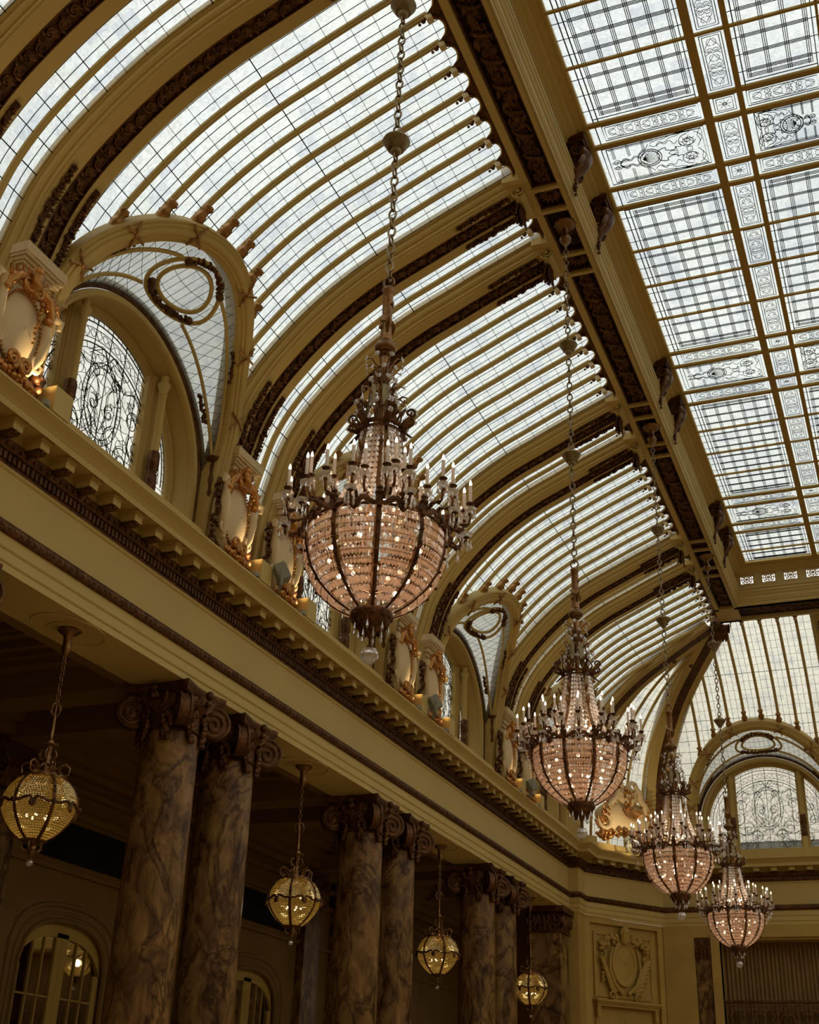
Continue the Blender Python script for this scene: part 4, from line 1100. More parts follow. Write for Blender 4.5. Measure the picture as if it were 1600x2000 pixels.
def LP(pts, r=.007): r *= 1.25; LK.tube([V3(a, b, ZS-.004) for a, b in pts], r, 3, cap=False)
def rect(x0, x1, y0, y1, r=.007): LP([(x0, y0), (x1, y0), (x1, y1), (x0, y1), (x0, y0)], r)
def lattice(x0, x1, y0, y1, nx_, rows_):
    left = x0 == SX0; a = x0+(.13 if left else .06); b = x1-.06
    for q in ((.13, .21) if left else (.06,)): LP([(x0+q, y0), (x0+q, y1)], .0095)
    LP([(b, y0), (b, y1)], .0075); LP([(a, y0+.06), (b, y0+.06)], .0075); LP([(a, y1-.06), (b, y1-.06)], .0075)
    xl = a+(.17 if left else .09); xr = b-.09; yl, yh = y0+.13, y1-.13
    for y_ in (yl, yl+.03, yl+.06, yh, yh-.03, yh-.06): LP([(xl, y_), (xr, y_)], .0058)
    for i in range(nx_):
        x_ = xl+(xr-xl)*i/(nx_-1)
        for d in (-.028, 0, .028): LP([(x_+d, yl-.02), (x_+d, yh+.02)], .0062)
    for y_ in rows_:
        for d in (-.026, 0, .026): LP([(xl-.03, y_+d), (xr+.03, y_+d)], .0062)
        LP([(x0, y_), (xl, y_)], .006); LP([(xr, y_), (x1, y_)], .006)
def lattice_old(x0, x1, y0, y1, nx_, ny_, thick=True, o=.12):
    for q in (o, o+.09): rect(x0+q, x1-q, y0+q*.7, y1-q*.7, .009 if thick else .006)
    for i in range(nx_):
        x_ = x0+o+.16+(x1-x0-2*o-.32)*i/(nx_-1)
        for d in (-.028, 0, .028): LP([(x_+d, y0+o*.7+.03), (x_+d, y1-o*.7-.03)], .0048)
    for j in range(ny_):
        y_ = y0+(y1-y0)*(j+.5)/ny_
        for d in (-.025, 0, .025): LP([(x0+o+.13, y_+d), (x1-o-.13, y_+d)], .0048)
        LP([(x0, y_), (x0+o+.14, y_)], .006); LP([(x1-o-.14, y_), (x1, y_)], .006)
def curve(pts, r=.0045, n=5): LP(catmull(pts, n), r)
def spir2(cx, cy, r0, turns, d, ph, r=.0045, sx=1, sy=1):
    n = 18; LP([(cx+sx*r0*(1-.82*i/n)*cos(ph+d*2*pi*turns*i/n), cy+sy*r0*(1-.82*i/n)*sin(ph+d*2*pi*turns*i/n)) for i in range(n+1)], r)
def heartchain(x0, x1, y0, y1, alongx):
    rect(x0+.05, x1-.05, y0+.05, y1-.05, .007); rect(x0+.09, x1-.09, y0+.09, y1-.09, .006)
    L = (x1-x0) if alongx else (y1-y0); Wd = (y1-y0) if alongx else (x1-x0); n = max(1, int(round((L-.25)/(.32)))); cx0 = (x0+x1)/2; cy0 = (y0+y1)/2; h = (Wd-.2)/2
    def Q(u, v): return (x0+u, cy0+v) if alongx else (cx0+v, y0+u)
    for i in range(n):
        u0 = .13+(L-.26)*(i+.5)/n; w = (L-.26)/n; d = 1 if i < n/2 else -1
        for sg in (-1, 1):
            k = 14; pts = []
            for j in range(k+1):
                t = j/k; a = .5*pi-t*3.0*pi; r_ = h*.56*(1-.72*t); pts.append(Q(u0+d*(w*.22)+d*r_*cos(a)*.8, sg*(h*.46)+sg*r_*sin(a)))
            LP(pts, .0042)
            LP([Q(*q) for q in catmull([(u0-d*w*.5, 0), (u0-d*w*.25, sg*h*.35), (u0, sg*h*.85), (u0+d*w*.2, sg*h*.95)], 4)], .0042)
            LP([Q(*q) for q in catmull([(u0-d*w*.48, sg*h*.3), (u0-d*w*.30, sg*h*.62), (u0-d*w*.12, sg*h*.5), (u0-d*w*.05, sg*h*.1)], 4)], .0042)
        LP([Q(*q) for q in catmull([(u0+d*w*.5, -h), (u0+d*w*.36, -h*.4), (u0+d*w*.42, 0), (u0+d*w*.36, h*.4), (u0+d*w*.5, h)], 4)], .0042)
def rosette(x0, x1, y0, y1):
    rect(x0+.05, x1-.05, y0+.05, y1-.05, .007); rect(x0+.09, x1-.09, y0+.09, y1-.09, .006); cx, cy = (x0+x1)/2, (y0+y1)/2; R = min(x1-x0, y1-y0)/2-.12
    for k in range(8):
        a = 2*pi*k/8; LP([(cx+R*.25*cos(a-.4), cy+R*.25*sin(a-.4)), (cx+R*.6*cos(a), cy+R*.6*sin(a)), (cx+R*.25*cos(a+.4), cy+R*.25*sin(a+.4))], .004)
        LP([(cx+R*.6*cos(a), cy+R*.6*sin(a)), (cx+R*1.1*cos(a), cy+R*1.1*sin(a))], .004)
    LP([(cx+R*.22*cos(2*pi*k/10), cy+R*.22*sin(2*pi*k/10)) for k in range(11)], .005)
def big_ornament(x0, x1, y0, y1, m):
    """half: lattice, fan and acanthus with twin whorls; m=+1 whorls at the high-x end"""
    for q in (.10, .17): rect(x0+q, x1-q*.6, y0+q*.5, y1-q*.5, .008)
    cy = (y0+y1)/2; L = x1-x0
    def Q(u, v): return ((x0+.17+u*(L-.27)) if m > 0 else (x1-.17-u*(L-.27)), cy+v)
    def C(pts, r=.0048): LP([Q(*q) for q in catmull(pts, 5)], r)
    for u in (.06, .22, .38):
        for d in (-.012, 0, .012): LP([Q(u+d, -.44), Q(u+d, -.16)], .0045); LP([Q(u+d, .16), Q(u+d, .44)], .0045)
    for v in (-.42, -.39, .39, .42): LP([Q(.02, v), Q(.5, v)], .0045)
    for v in (-.08, -.05, .05, .08): LP([Q(.02, v), Q(.2, v)], .0045)
    for R in (.17, .21):
        LP([Q(.42+R/ (L*.9)*cos(2*pi*k/24)*1.0, R*sin(2*pi*k/24)) for k in range(25)], .0075)
    for k in range(-4, 5): a = k*.33; LP([Q(.34, 0), Q(.42+.17/(L*.9)*cos(a), .17*sin(a))], .004)
    for sg in (-1, 1):
        def S(cu, cv, r0, t, d, ph, r=.005):
            n = 20; LP([Q(cu+r0/(L*.85)*(1-.85*i/n)*cos(ph+d*2*pi*t*i/n), cv+r0*(1-.85*i/n)*sin(ph+d*2*pi*t*i/n)) for i in range(n+1)], r)
        S(.37, sg*.07, .06, 1.3, sg, 0); S(.84, sg*.20, .17, 1.5, sg, 1.5*sg, .006); S(.84, sg*.20, .13, 1.2, -sg, 0, .005); S(.84, sg*.20, .05, .9, sg, 0)
        for k in range(7): a = 2*pi*k/7; LP([Q(.84+.05/(L*.85)*cos(a), sg*.20+.05*sin(a)), Q(.84+.13/(L*.85)*cos(a+.5), sg*.20+.13*sin(a+.5))], .004)
        S(.07, sg*.06, .07, 1.2, sg, 0)
        C([(.5, sg*.02), (.52, sg*.12), (.60, sg*.16), (.60, sg*.10), (.68, sg*.06), (.72, sg*.12)], .0065)
        C([(.52, sg*.22), (.54, sg*.28), (.62, sg*.30), (.66, sg*.36), (.74, sg*.38), (.80, sg*.43)])
        C([(.45, sg*.30), (.50, sg*.24), (.56, sg*.33), (.60, sg*.25), (.66, sg*.30), (.70, sg*.20), (.74, sg*.27)])
        C([(.46, sg*.34), (.52, sg*.38), (.60, sg*.38), (.68, sg*.42), (.78, sg*.44), (.95, sg*.42)])
        C([(.62, 0), (.66, sg*.05), (.72, sg*.02), (.70, sg*.12), (.76, sg*.10), (.75, sg*.18)])
        C([(.93, sg*.02), (.97, sg*.15), (.95, sg*.28), (.99, sg*.42)]); C([(.92, sg*.38), (.96, sg*.33), (.99, sg*.22), (.96, sg*.1)])
        C([(.10, 0), (.16, sg*.10), (.22, sg*.04), (.27, sg*.10), (.33, sg*.04)], .006); C([(.10, sg*.02), (.16, sg*.13), (.22, sg*.07), (.27, sg*.13), (.33, sg*.07)], .005)
        C([(.3, sg*.12), (.36, sg*.22), (.40, sg*.24), (.44, sg*.34)]); C([(.86, sg*.38), (.9, sg*.44)], .004)
    rect(*sorted((Q(.815, 0)[0], Q(.87, 0)[0])), cy-.05, cy+.05, .006)
for yg in Yg:
    if yg < -3 or yg > SY1: continue
    for (xa_, xb_, m_) in ((SX0, -1.545, 1), (-.88, .35, -1), (.39, 1.62, 1), (2.285, SX1, -1)):
        wd = xb_-xa_
        if yg > 0:
            for (ya, yb_) in ((yg-1.038, yg-.597), (yg+.597, yg+1.038)):
                if yb_ < SY1: heartchain(xa_+(.18 if xa_ == SX0 else 0), xb_, ya, yb_, True)
                if xa_ == SX0: LP([(xa_+.13, ya), (xa_+.13, yb_)], .009)
            big_ornament(xa_, xb_, yg-.507, yg+.507, m_)
        y0_, y1_ = yg+1.128, min(yg+PER-1.128, SY1-.02)
        if y0_ > SY1-.4: continue
        rr_ = []
        for ya, yb_ in ((yg+1.128, yg+2.385), (yg+2.385, yg+3.53), (yg+3.53, yg+4.69), (yg+4.69, yg+PER-1.128)):
            rr_ += [ya+(yb_-ya)*t_ for t_ in (.22, .5, .78)]
        lattice(xa_, xb_, y0_, y1_, 6 if wd > 1.5 else 4, [q for q in rr_ if y0_+.2 < q < y1_-.2])
    if yg < 0: continue
    for (xa_, xb_) in ((-1.405, -.97), (1.71, 2.145)):
        rosette(xa_, xb_, yg-1.038, yg-.597); heartchain(xa_, xb_, yg-.507, yg+.507, False)
        if yg+1.04 < SY1: rosette(xa_, xb_, yg+.597, yg+1.038)
        for ya, yb_ in ((yg+1.128, yg+2.361), (yg+2.409, yg+3.506), (yg+3.554, yg+4.666), (yg+4.714, yg+PER-1.128)):
            if ya < SY1-.3: heartchain(xa_, xb_, ya, min(yb_, SY1), False)
LK.build('leading', LEAD, sk, smooth=0)

# =================================================================== LOWER STOREY
# beam soffit over the columns and aisle
m = MB(); m.box(-10.56, -9.663, -5, 36.34, 7.361, 7.50)
for i, y in enumerate([PAIRS[k]+PER/2 for k in (-2, -1, 0, 1, 2)]):      # moulded roundel under each bay
    Tm = Matrix.Translation((-10.10, y, 0))
    m.lathe([(.30, 7.36), (.30, 7.345), (.27, 7.345), (.26, 7.352), (.22, 7.352), (.21, 7.34), (.18, 7.34), (.17, 7.352), (.0, 7.352)], 32, Tm, cap=False)
    m.tube([V3(-10.10+.36*cos(2*pi*k/40)*(1+.18*abs(cos(pi*2*k/40))), y+.62*sin(2*pi*k/40), 7.352) for k in range(40)], .012, 5, closed=True)
tag(m.build('trim_11', CREAM, smooth=30), 'cream beam underside that the marble columns carry', 'beam', kind='structure')
# coffered aisle ceiling
XW_ = -14.7
m = MB()
for k in (-1, 0, 1, 2):
    for sg in (-1, 1):
        y = PAIRS[k]+sg*.93
        m.box(XW_, -10.5, y-.32, y+.32, 7.36, 7.95); m.box(XW_, -10.5, y-.36, y+.36, 7.47, 7.95); m.box(XW_, -10.5, y-.40, y+.40, 7.6, 7.95)
m.box(XW_, -10.5, -5, 42, 8.62, 8.8)
m.box(-10.85, -10.5, -5, 42, 7.40, 8.62); m.box(XW_, XW_+.5, -5, 42, 7.42, 7.6); m.box(XW_, XW_+.7, -5, 42, 7.6, 8.62)
for k in (-2, -1, 0, 1, 2):
    a, b_ = PAIRS[k]+1.33, PAIRS[k]+PER-1.33
    for j, (h, z) in enumerate(((.0, 7.75), (.12, 7.86), (.26, 7.95), (.42, 8.10), (.50, 8.16), (.80, 8.30))):
        for (q0, q1, r0, r1) in ((XW_+.6, -10.8, a, a+.25+h), (XW_+.6, -10.8, b_-.25-h, b_), (XW_+.6, XW_+.9+h, a, b_), (-11.0-h, -10.8, a, b_)): m.box(q0, q1, r0, r1, z, 8.62)
    m.box(XW_+.6, -10.8, PAIRS[k]-.5, PAIRS[k]+.5, 7.9, 8.62)
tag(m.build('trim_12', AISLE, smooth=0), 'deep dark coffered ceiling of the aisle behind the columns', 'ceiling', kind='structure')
m = MB()
for k in (-1, 0, 1):
    y = PAIRS[k]+PER/2
    m.box(-12.9, -12.3, y-.9, y+1.2, 8.28, 8.30)
m2 = m.build('window', ARTG, smooth=0); tag(m2, 'small lit glass laylight high in the aisle ceiling coffers', 'skylight', kind='structure')
al = bpy.data.lights.new('laylight_glow', 'AREA'); al.energy = 10; al.color = (1, .9, .6); al.size = .6; al.size_y = 1.8; al.shape = 'RECTANGLE'
# aisle back wall with round-headed mirrored doors
def door_wall():
    m = MB(); ys = [PAIRS[k]+PER/2 for k in (-2, -1, 0, 1, 2)]
    hwid, zsp, zt = 1.30, 3.95, 4.72
    def archz(u): u = max(-1, min(1, u)); return zsp+(zt-zsp)*(1-abs(u)**2.6)**(1/2.0)
    prev = -5.0
    for y in ys:
        m.box(XW_-.3, XW_, prev, y-hwid, 0, 8.62)
        n = 20; lo = [V3(XW_, y+hwid*(-1+2*i/n), archz(-1+2*i/n)) for i in range(n+1)]; hi = [V3(XW_, q.y, 8.62) for q in lo]
        m.grid([lo, hi]); m.grid([[q-V3(.3, 0, 0) for q in lo], lo])
        prev = y+hwid
    m.box(XW_-.3, XW_, prev, 42, 0, 8.62)
    return m, ys, hwid, zsp, zt, archz
m, DY, HW_, ZSP, ZT, archz = door_wall()
m.box(XW_-1.2, XW_-1.0, -5, 42, 0, 8.8); m.box(XW_-1.2, -9.7, 41.8, 42, 0, 8.8)
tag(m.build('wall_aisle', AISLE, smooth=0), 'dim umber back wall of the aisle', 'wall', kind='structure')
pm = MB()
pm.box(XW_, XW_+.10, -5, 42, 6.55, 6.70); pm.box(XW_, XW_+.14, -5, 42, 6.62, 6.66); pm.box(XW_, XW_+.08, -5, 42, 5.55, 5.62); pm.box(XW_, XW_+.16, -5, 42, 7.0, 7.1); pm.box(XW_, XW_+.22, -5, 42, 7.3, 7.42)
for y in DY:
    for q in (.0, .14, .30):
        n = 26; fr = []
        for i in range(n+1):
            u = -1+2*i/n; fr.append(V3(XW_, y+(HW_+q)*u, archz(u)+q*.9))
        fr = [V3(XW_, y-(HW_+q), 0)]+fr+[V3(XW_, y+(HW_+q), 0)]
        pm.tube(fr, .05 if q != .14 else .03, 6, cap=False)
tag(pm.build('trim_13', AISLE, smooth=40), 'mouldings and arched door surrounds on the aisle wall', 'moulding', kind='structure')
DPOS = {0: 'leftmost', 1: 'middle', 2: 'rightmost'}
for i, y in enumerate(DY[2:4]):
    d = empty('door_%d' % (i+1), (XW_-.12, y, 0)); tag(d, ['tall arched glazed double door at the bottom left corner', 'arched glazed door between the two pairs of marble columns'][i], 'door', kind='structure')
    for sg in (-1, 1):
        f = MB()
        a, b_ = (0.004, HW_-.02) if sg > 0 else (-HW_+.02, -.004)
        n = 14
        ins = .17
        f.box(-.04, .04, a, a+ins, 0, archz(max(abs(a), abs(a+ins))/HW_)-.2); f.box(-.04, .04, b_-ins, b_, 0, archz(max(abs(b_), abs(b_-ins))/HW_)-.2)
        lo = []; hi = []
        for k in range(n+1):
            u = (a+(b_-a)*k/n)/HW_; z = archz(u)-.02; lo.append(V3(.04, u*HW_, z-.26)); hi.append(V3(.04, u*HW_, z+.02))
        f.grid([lo, hi]); f.grid([[q-V3(.08, 0, 0) for q in lo], lo])
        f.box(-.04, .04, a, b_, 0, .9)
        fo = f.build('door_leaf', STONE, d, smooth=0)
        g = MB(); q = []
        for k in range(n+1): u = (a+.15+(b_-a-.3)*k/n)/HW_; q.append((0, u*HW_, archz(u)-.26))
        g.add([(0, a+.15, .9), (0, b_-.15, .9)]+q[::-1], [tuple(range(n+3))]); g.build('mirror_glass', MIRROR, fo, smooth=0)
        mu = MB()
        for k in (1, 2): yy = a+ins+(b_-a-2*ins)*k/3; mu.box(.0, .03, yy-.014, yy+.014, .9, archz(yy/HW_)-.25)
        for z in (1.7, 2.55, 3.42): mu.box(0, .03, a+ins, b_-ins, z-.014, z+.014)
        mu.build('muntins', STONE, fo, smooth=0)
# dark long panel openings high on the aisle wall
for i, y in enumerate(DY[1:4]):
    m = MB(); m.box(XW_+.01, XW_+.05, y+.1 if False else y-1.7, y+1.9, 5.75, 6.45); tag(m.build('dark_panel', DARK, smooth=0), 'long black panel on the aisle wall above the %s' % ['wall left of the first door', 'bottom left arched door', 'door between the column pairs'][i], 'panel')
# wall scroll brackets + pilasters on the aisle wall
m = MB()
for k in (-1, 0, 1, 2):
    for sg in (-1, 1):
        y = PAIRS[k]+sg*.93; m.box(XW_, XW_+.22, y-.42, y+.42, 0, 6.55)
tag(m.build('trim_14', MARBLE, smooth=0), 'dark marble pilasters against the aisle wall', 'pilaster', kind='structure')
m = MB()
for k in (-1, 0, 1, 2):
    for sg in (-1, 1):
        y = PAIRS[k]+sg*.93; m.box(XW_, XW_+.35, y-.5, y+.5, 6.55, 7.36)
        for s2 in (-1, 1): m.spiral((XW_+.36, y+s2*.38, 6.9), (0, s2, 0), (0, 0, 1), .2, 1.8, .045, ph=pi/2)
        for j in range(6): m.leaf((XW_+.36, y-.3+.12*j, 6.55), (0, 0, 1), (1, 0, 0), .4, .16, .3, .03)
tag(m.build('trim_15', BRONZE, smooth=50), 'dark carved capitals of the pilasters against the aisle wall', 'capital', kind='structure')
# columns
def make_column():
    r = empty('marble_column')
    s = MB(); H = 6.72
    prof = [(.60, .35), (.56, .40), (.52, .45), (.47, .50), (.455, .56), (.455, .7)]
    for i in range(13): t = i/12; prof.append((.455-.035*t-.0*t*t+.012*sin(pi*t), .7+(H-.7)*t))
    prof += [(.42, 7.2)]
    s.lathe(prof, 40); s.build('shaft', MARBLE, r, smooth=40)
    b = MB(); b.box(-.62, .62, -.62, .62, 0, .22); b.lathe([(.60, .22), (.63, .27), (.60, .33), (.54, .36), (.56, .41), (.5, .45)], 40); b.build('base', STONE, r, smooth=35)
    c = MB()
    # abacus with concave sides
    N = 8; ring = []
    def abac(e, z):
        out = []
        for q in range(4):
            a0 = pi/4+q*pi/2
            for i in range(N):
                t = i/N; p0 = V3(cos(a0), sin(a0), 0)*e; p1 = V3(cos(a0+pi/2), sin(a0+pi/2), 0)*e; p = p0.lerp(p1, t); p *= 1-.16*sin(pi*t); out.append(V3(p.x, p.y, z))
        return out
    c.grid([abac(.60, 7.16), abac(.70, 7.19), abac(.76, 7.24), abac(.76, 7.28), abac(.79, 7.30), abac(.79, 7.355)], close_u=True)
    c.lathe([(.43, 6.66), (.46, 6.68), (.44, 6.72), (.43, 6.9), (.50, 7.0), (.56, 7.06), (.52, 7.15), (.5, 7.2)], 32, mod=lambda a, z: 1+(.05*cos(16*a) if 6.95 < z < 7.1 else 0))
    for q in range(4):
        a = pi/4+q*pi/2; d = V3(cos(a), sin(a), 0); t = V3(-sin(a), cos(a), 0)
        ctr = d*.62+V3(0, 0, 6.92)
        for sg in (-1, 1):
            c.spiral(ctr+t*(sg*.075)-d*.0, d, V3(0, 0, 1), .255, 2.4, .034, n=46, ph=pi*.62, dirn=-1, r1=.10, k=6, bulge=t*(sg*.03))
        n = 20
        for i in range(n):
            a1, a2 = 2*pi*i/n, 2*pi*(i+1)/n; R = .235
            c.add([ctr+d*(R*cos(a1))+V3(0, 0, R*sin(a1))-t*.085, ctr+d*(R*cos(a2))+V3(0, 0, R*sin(a2))-t*.085, ctr+d*(R*cos(a2))+V3(0, 0, R*sin(a2))+t*.085, ctr+d*(R*cos(a1))+V3(0, 0, R*sin(a1))+t*.085], [(0, 1, 2, 3)])
            for sg in (-1, 1): c.add([ctr+t*(sg*.07), ctr+d*(R*cos(a1))+V3(0, 0, R*sin(a1))+t*(sg*.085), ctr+d*(R*cos(a2))+V3(0, 0, R*sin(a2))+t*(sg*.085)], [(0, 1, 2)])
        c.tube([d*.35+V3(0, 0, 7.12), d*.5+V3(0, 0, 7.16), d*.62+V3(0, 0, 7.15)], [.07, .075, .06], 8)
        a = q*pi/2; d = V3(cos(a), sin(a), 0); t = V3(-sin(a), cos(a), 0)
        c.ball(d*.60+V3(0, 0, 7.25), .065, 10, 8); c.ball(d*.60+V3(0, 0, 7.12), .05, 8, 6)
        for sg in (-1, 0, 1): c.leaf(d*.50+t*(sg*.08)+V3(0, 0, 6.98), V3(0, 0, 1)+t*(sg*.7), d, .26, .12, .3, .02)
    c.build('capital', BRONZE, r, smooth=50)
    rnd = random.Random(8)
    g = MB()
    for q in range(8):
        a = q*pi/4+pi/8; d = V3(cos(a), sin(a), 0); t = V3(-sin(a), cos(a), 0)
        for i in range(16):
            z = 6.98-.030*i; w = .035+.03*sin(pi*min(1, i/11))
            for k in range(2): g.ball(d*(.46+rnd.uniform(0, .035))+t*rnd.uniform(-w, w)*1.3+V3(0, 0, z), rnd.uniform(.038, .058), 6, 4)
    g.build('husk_drops', BRONZE, r, smooth=60)
    return r
col = make_column(); fc = True
CN = {-1: 'out of frame', 0: 'large front', 1: 'middle', 2: 'farthest'}
for k in (-1, 0, 1, 2):
    for sg in (-1, 1):
        o = col if fc else copy_tree(col); fc = False
        o.location = (-10.10, PAIRS[k]+.06+sg*.865, 0); o.rotation_euler = (0, 0, 0)
        tag(o, 'brown veined marble column with dark scrolled capital, %s one of the %s pair' % ('left' if sg < 0 else 'right', CN[k]), 'column', 'marble columns of the colonnade')
# corner: dark square pier with capital under the beam end
r = empty('marble_pier', (-10.12, 35.85-.1, 0)); m = MB(); m.box(-.45, .45, -.45, .45, 0, 6.7); m.build('shaft', MARBLE, r, smooth=0)
m = MB(); m.box(-.5, .5, -.5, .5, 6.65, 6.75); m.box(-.6, .6, -.6, .6, 7.2, 7.36)
for a in range(4):
    q = a*pi/2; d = V3(cos(q), sin(q), 0); t = V3(-sin(q), cos(q), 0)
    for sg in (-1, 1): m.spiral(d*.54+t*(sg*.38)+V3(0, 0, 6.98), t*sg, V3(0, 0, 1), .19, 2, .045, ph=pi/2)
    for k in range(5): m.leaf(d*.47+t*(-.3+.15*k)+V3(0, 0, 6.7), V3(0, 0, 1), d, .42, .17, .3, .03)
m.box(-.47, .47, -.47, .47, 6.75, 7.2)
m.build('capital', BRONZE, r, smooth=50); tag(r, 'dark square marble pier at the far end of the colonnade', 'pier')
# wall of the chamfered corner and end wall
LW = (e1-e0).length
def chamfer_box(m, x0, x1, y0, y1, z0, z1): m.box(x0, x1, y0, y1, z0, z1, Mch)
m = MB()
m.box(-9.95, -9.40, 36.34, 37.06, 0, 7.36); m.box(-10.6, -9.7, 36.38, 36.6, 0, 7.36)
P0, P1, Z0, Z1 = .20, 2.88, 5.12, 7.20
chamfer_box(m, -.2, P0, -.5, -.04, 0, 7.36); chamfer_box(m, P1, LW+.2, -.5, -.04, 0, 7.36); chamfer_box(m, P0, P1, -.5, -.04, Z1, 7.36); chamfer_box(m, P0, P1, -.5, -.16, 0, Z1)
chamfer_box(m, P0+.18, P0+.24, -.2, -.10, 0, Z1-.22); 
for a, b_, c_, d_ in ((.42, 2.66, 6.90, 6.96), (.42, 2.66, 5.16, 5.22)): chamfer_box(m, a, b_, -.2, -.12, c_, d_)
chamfer_box(m, .42, .48, -.2, -.12, 5.2, 6.96); chamfer_box(m, 2.60, 2.66, -.2, -.12, 5.2, 6.96)
tag(m.build('trim_22', STONE, smooth=0), 'buff stone wall panel of the chamfered corner', 'wall', kind='structure')
m = MB(); chamfer_box(m, .30, 2.80, -.2, .10, 5.02, 5.08); chamfer_box(m, .33, 2.77, -.2, .06, 4.97, 5.02); chamfer_box(m, .36, 2.74, -.2, .02, 4.90, 4.97)
m.box(.38, .5, -.2, .0, 4.6, 4.9, Mch); m.box(2.6, 2.72, -.2, .0, 4.6, 4.9, Mch)
tag(m.build('trim_16', STONE, smooth=0), 'moulded stone ledge under the carved corner shield', 'ledge', kind='structure')
r = empty('carved_relief'); r.matrix_world = Mch @ Matrix.Translation((1.52, -.13, 6.13)); m = MB(); N = 32
m.grid([[V3(rx*cos(2*pi*j/N), y_, rz*sin(2*pi*j/N)+.0) for j in range(N)] for rx, rz, y_ in ((.50, .66, -.02), (.48, .64, .07), (.40, .55, .09), (.37, .50, .04), (.30, .42, .05), (.16, .22, .09), (.02, .02, .10))], close_u=True)
rnd = random.Random(2)
for sg in (-1, 1):
    m.tube([V3(sg*.1, .06, -.86), V3(sg*.42, .09, -.60), V3(sg*.60, .09, -.2), V3(sg*.56, .09, .2), V3(sg*.46, .10, .45)], [.06, .06, .05, .045, .04], 7)
    for k in range(8): m.leaf((sg*(.30+.06*k), .05, -.78+.10*k), (sg*.9, 0, .25+.08*k), (0, 1, 0), .42, .15, .22, .03)
    m.spiral((sg*.52, .07, -.92), (sg, 0, 0), (0, 0, -1), .16, 1.4, .045, ph=pi/2); m.spiral((sg*.34, .08, .62), (sg, 0, 0), (0, 0, 1), .14, 1.4, .04, ph=pi/2)
    for k in range(40): u_ = rnd.random(); m.ball((sg*(.25+.68*u_)+rnd.uniform(-.05, .05), .06+rnd.uniform(0, .06), .78-.30*u_+rnd.uniform(-.13, .10)), rnd.uniform(.04, .085), 6, 5)
    for k in range(22): m.ball((sg*(.82+rnd.uniform(-.08, .08)), .05, .40-.045*k), rnd.uniform(.03, .065), 6, 5)
    for k in range(5): m.leaf((sg*.78, .06, .45+.05*k), (sg*.6, 0, .8-.4*k), (0, 1, 0), .26, .12, .3, .02)
m.tube([V3(0, .07, .60), V3(0, .14, .80), V3(0, .12, .98)], [.14, .16, .09], 8); m.ball((0, .12, .88), .16, 10, 8); m.ball((.0, .14, 1.0), .08, 8, 6)
for k in range(7): m.leaf((0, .12, .86), (cos(pi*k/6), 0, sin(pi*k/6)), (0, 1, 0), .26, .1, .3, .02)
m.build('shield_and_garland', STONE, r, smooth=60)
tag(r, 'carved stone oval shield wreathed with fruit and palm leaves on the corner wall', 'relief')
r = empty('carved_ornament'); r.matrix_world = Mch @ Matrix.Translation((1.52, -.10, 4.28)); m = MB(); m.ball((0, .08, .02), .14, 12, 9, (.85, .8, 1.15)); m.lathe([(.16, -.5), (.2, -.3), (.12, -.15), (.09, -.1)], 14, Matrix.Translation((0, .06, 0)))
for sg in (-1, 1): m.leaf((sg*.06, .1, .1), (sg*.6, 0, .8), (0, 1, 0), .2, .1, .3, .02); m.leaf((sg*.1, .08, -.1), (sg, 0, -.1), (0, 1, 0), .3, .12, .3, .02)
m.build('head', STONE, r, smooth=60); tag(r, 'small carved stone head at the bottom edge of the corner wall', 'relief')
# end wall below the entablature with curtained opening and balcony
m = MB()
m.box(-7.55, -6.62, END_Y-.05, END_Y+.3, 0, 7.36); m.box(-6.12, -5.86, END_Y-.10, END_Y+.3, 0, 7.15); m.box(-6.62, 10.4, END_Y-.02, END_Y+.3, 7.02, 7.36); m.box(-6.62, -6.1, END_Y+.1, END_Y+.3, 0, 7.36)
m.box(-5.86, 10, END_Y-.08, END_Y-.0, 7.0, 7.10); m.box(-5.94, -5.86, END_Y-.03, END_Y+.8, 0, 7.0); m.box(-5.9, 10, END_Y, END_Y+.8, 6.93, 7.02)
m.box(2.2, 10.4, END_Y, END_Y+.3, 0, 7.36)
tag(m.build('wall_far', STONE, smooth=0), 'buff stone end wall around the curtained opening', 'wall', kind='structure')
m = MB(); m.box(-6.60, -6.14, END_Y+.0, END_Y+.1, 0, 6.5); tag(m.build('trim_17', MARBLE, smooth=0), 'narrow brown marble pilaster left of the curtains', 'pilaster', kind='structure')
m = MB(); m.box(-6.62, -6.12, END_Y-.04, END_Y+.1, 6.45, 7.0)
for sg in (-1, 1): m.spiral((-6.37+sg*.15, END_Y-.06, 6.8), (sg, 0, 0), (0, 0, 1), .12, 1.6, .03, ph=pi/2)
for k in range(4): m.leaf((-6.55+.12*k, END_Y-.05, 6.4), (0, 0, 1), (0, -1, 0), .3, .13, .3, .02)
tag(m.build('trim_18', BRONZE, smooth=50), 'dark scrolled capital of the narrow pilaster by the curtains', 'capital', kind='structure')
m = MB(); n = 520; rows = []
for z in (0, 2, 4, 5.5, 6.95): rows.append([V3(-5.95+8.2*i/n, END_Y+.62+.055*sin(i*.83+.5*sin(i*.11))+.03*sin(i*.31)*(1-z/9), z) for i in range(n+1)])
m.grid(rows); tag(m.build('curtain', CURT, smooth=80), 'long pleated ochre curtain hanging in the end wall opening', 'curtain')
solid('wall_end_backing', [(-6.2, 3, END_Y+.9, END_Y+1.1, 0, 7.4)], BACK, 'dark wall behind the curtain', 'wall')
r = empty('balcony_railing', (0, END_Y+.10, 4.25))
m = MB(); m.box(-5.86, 2.2, -.06, .06, .93, .99); m.box(-5.86, 2.2, -.03, .03, .90, .93); m.build('handrail', BRONZE, r, smooth=0)
m = MB(); m.box(-5.86, 2.2, -.015, .015, .68, .72); m.box(-5.86, 2.2, -.01, .01, .84, .87)
x_ = -5.80
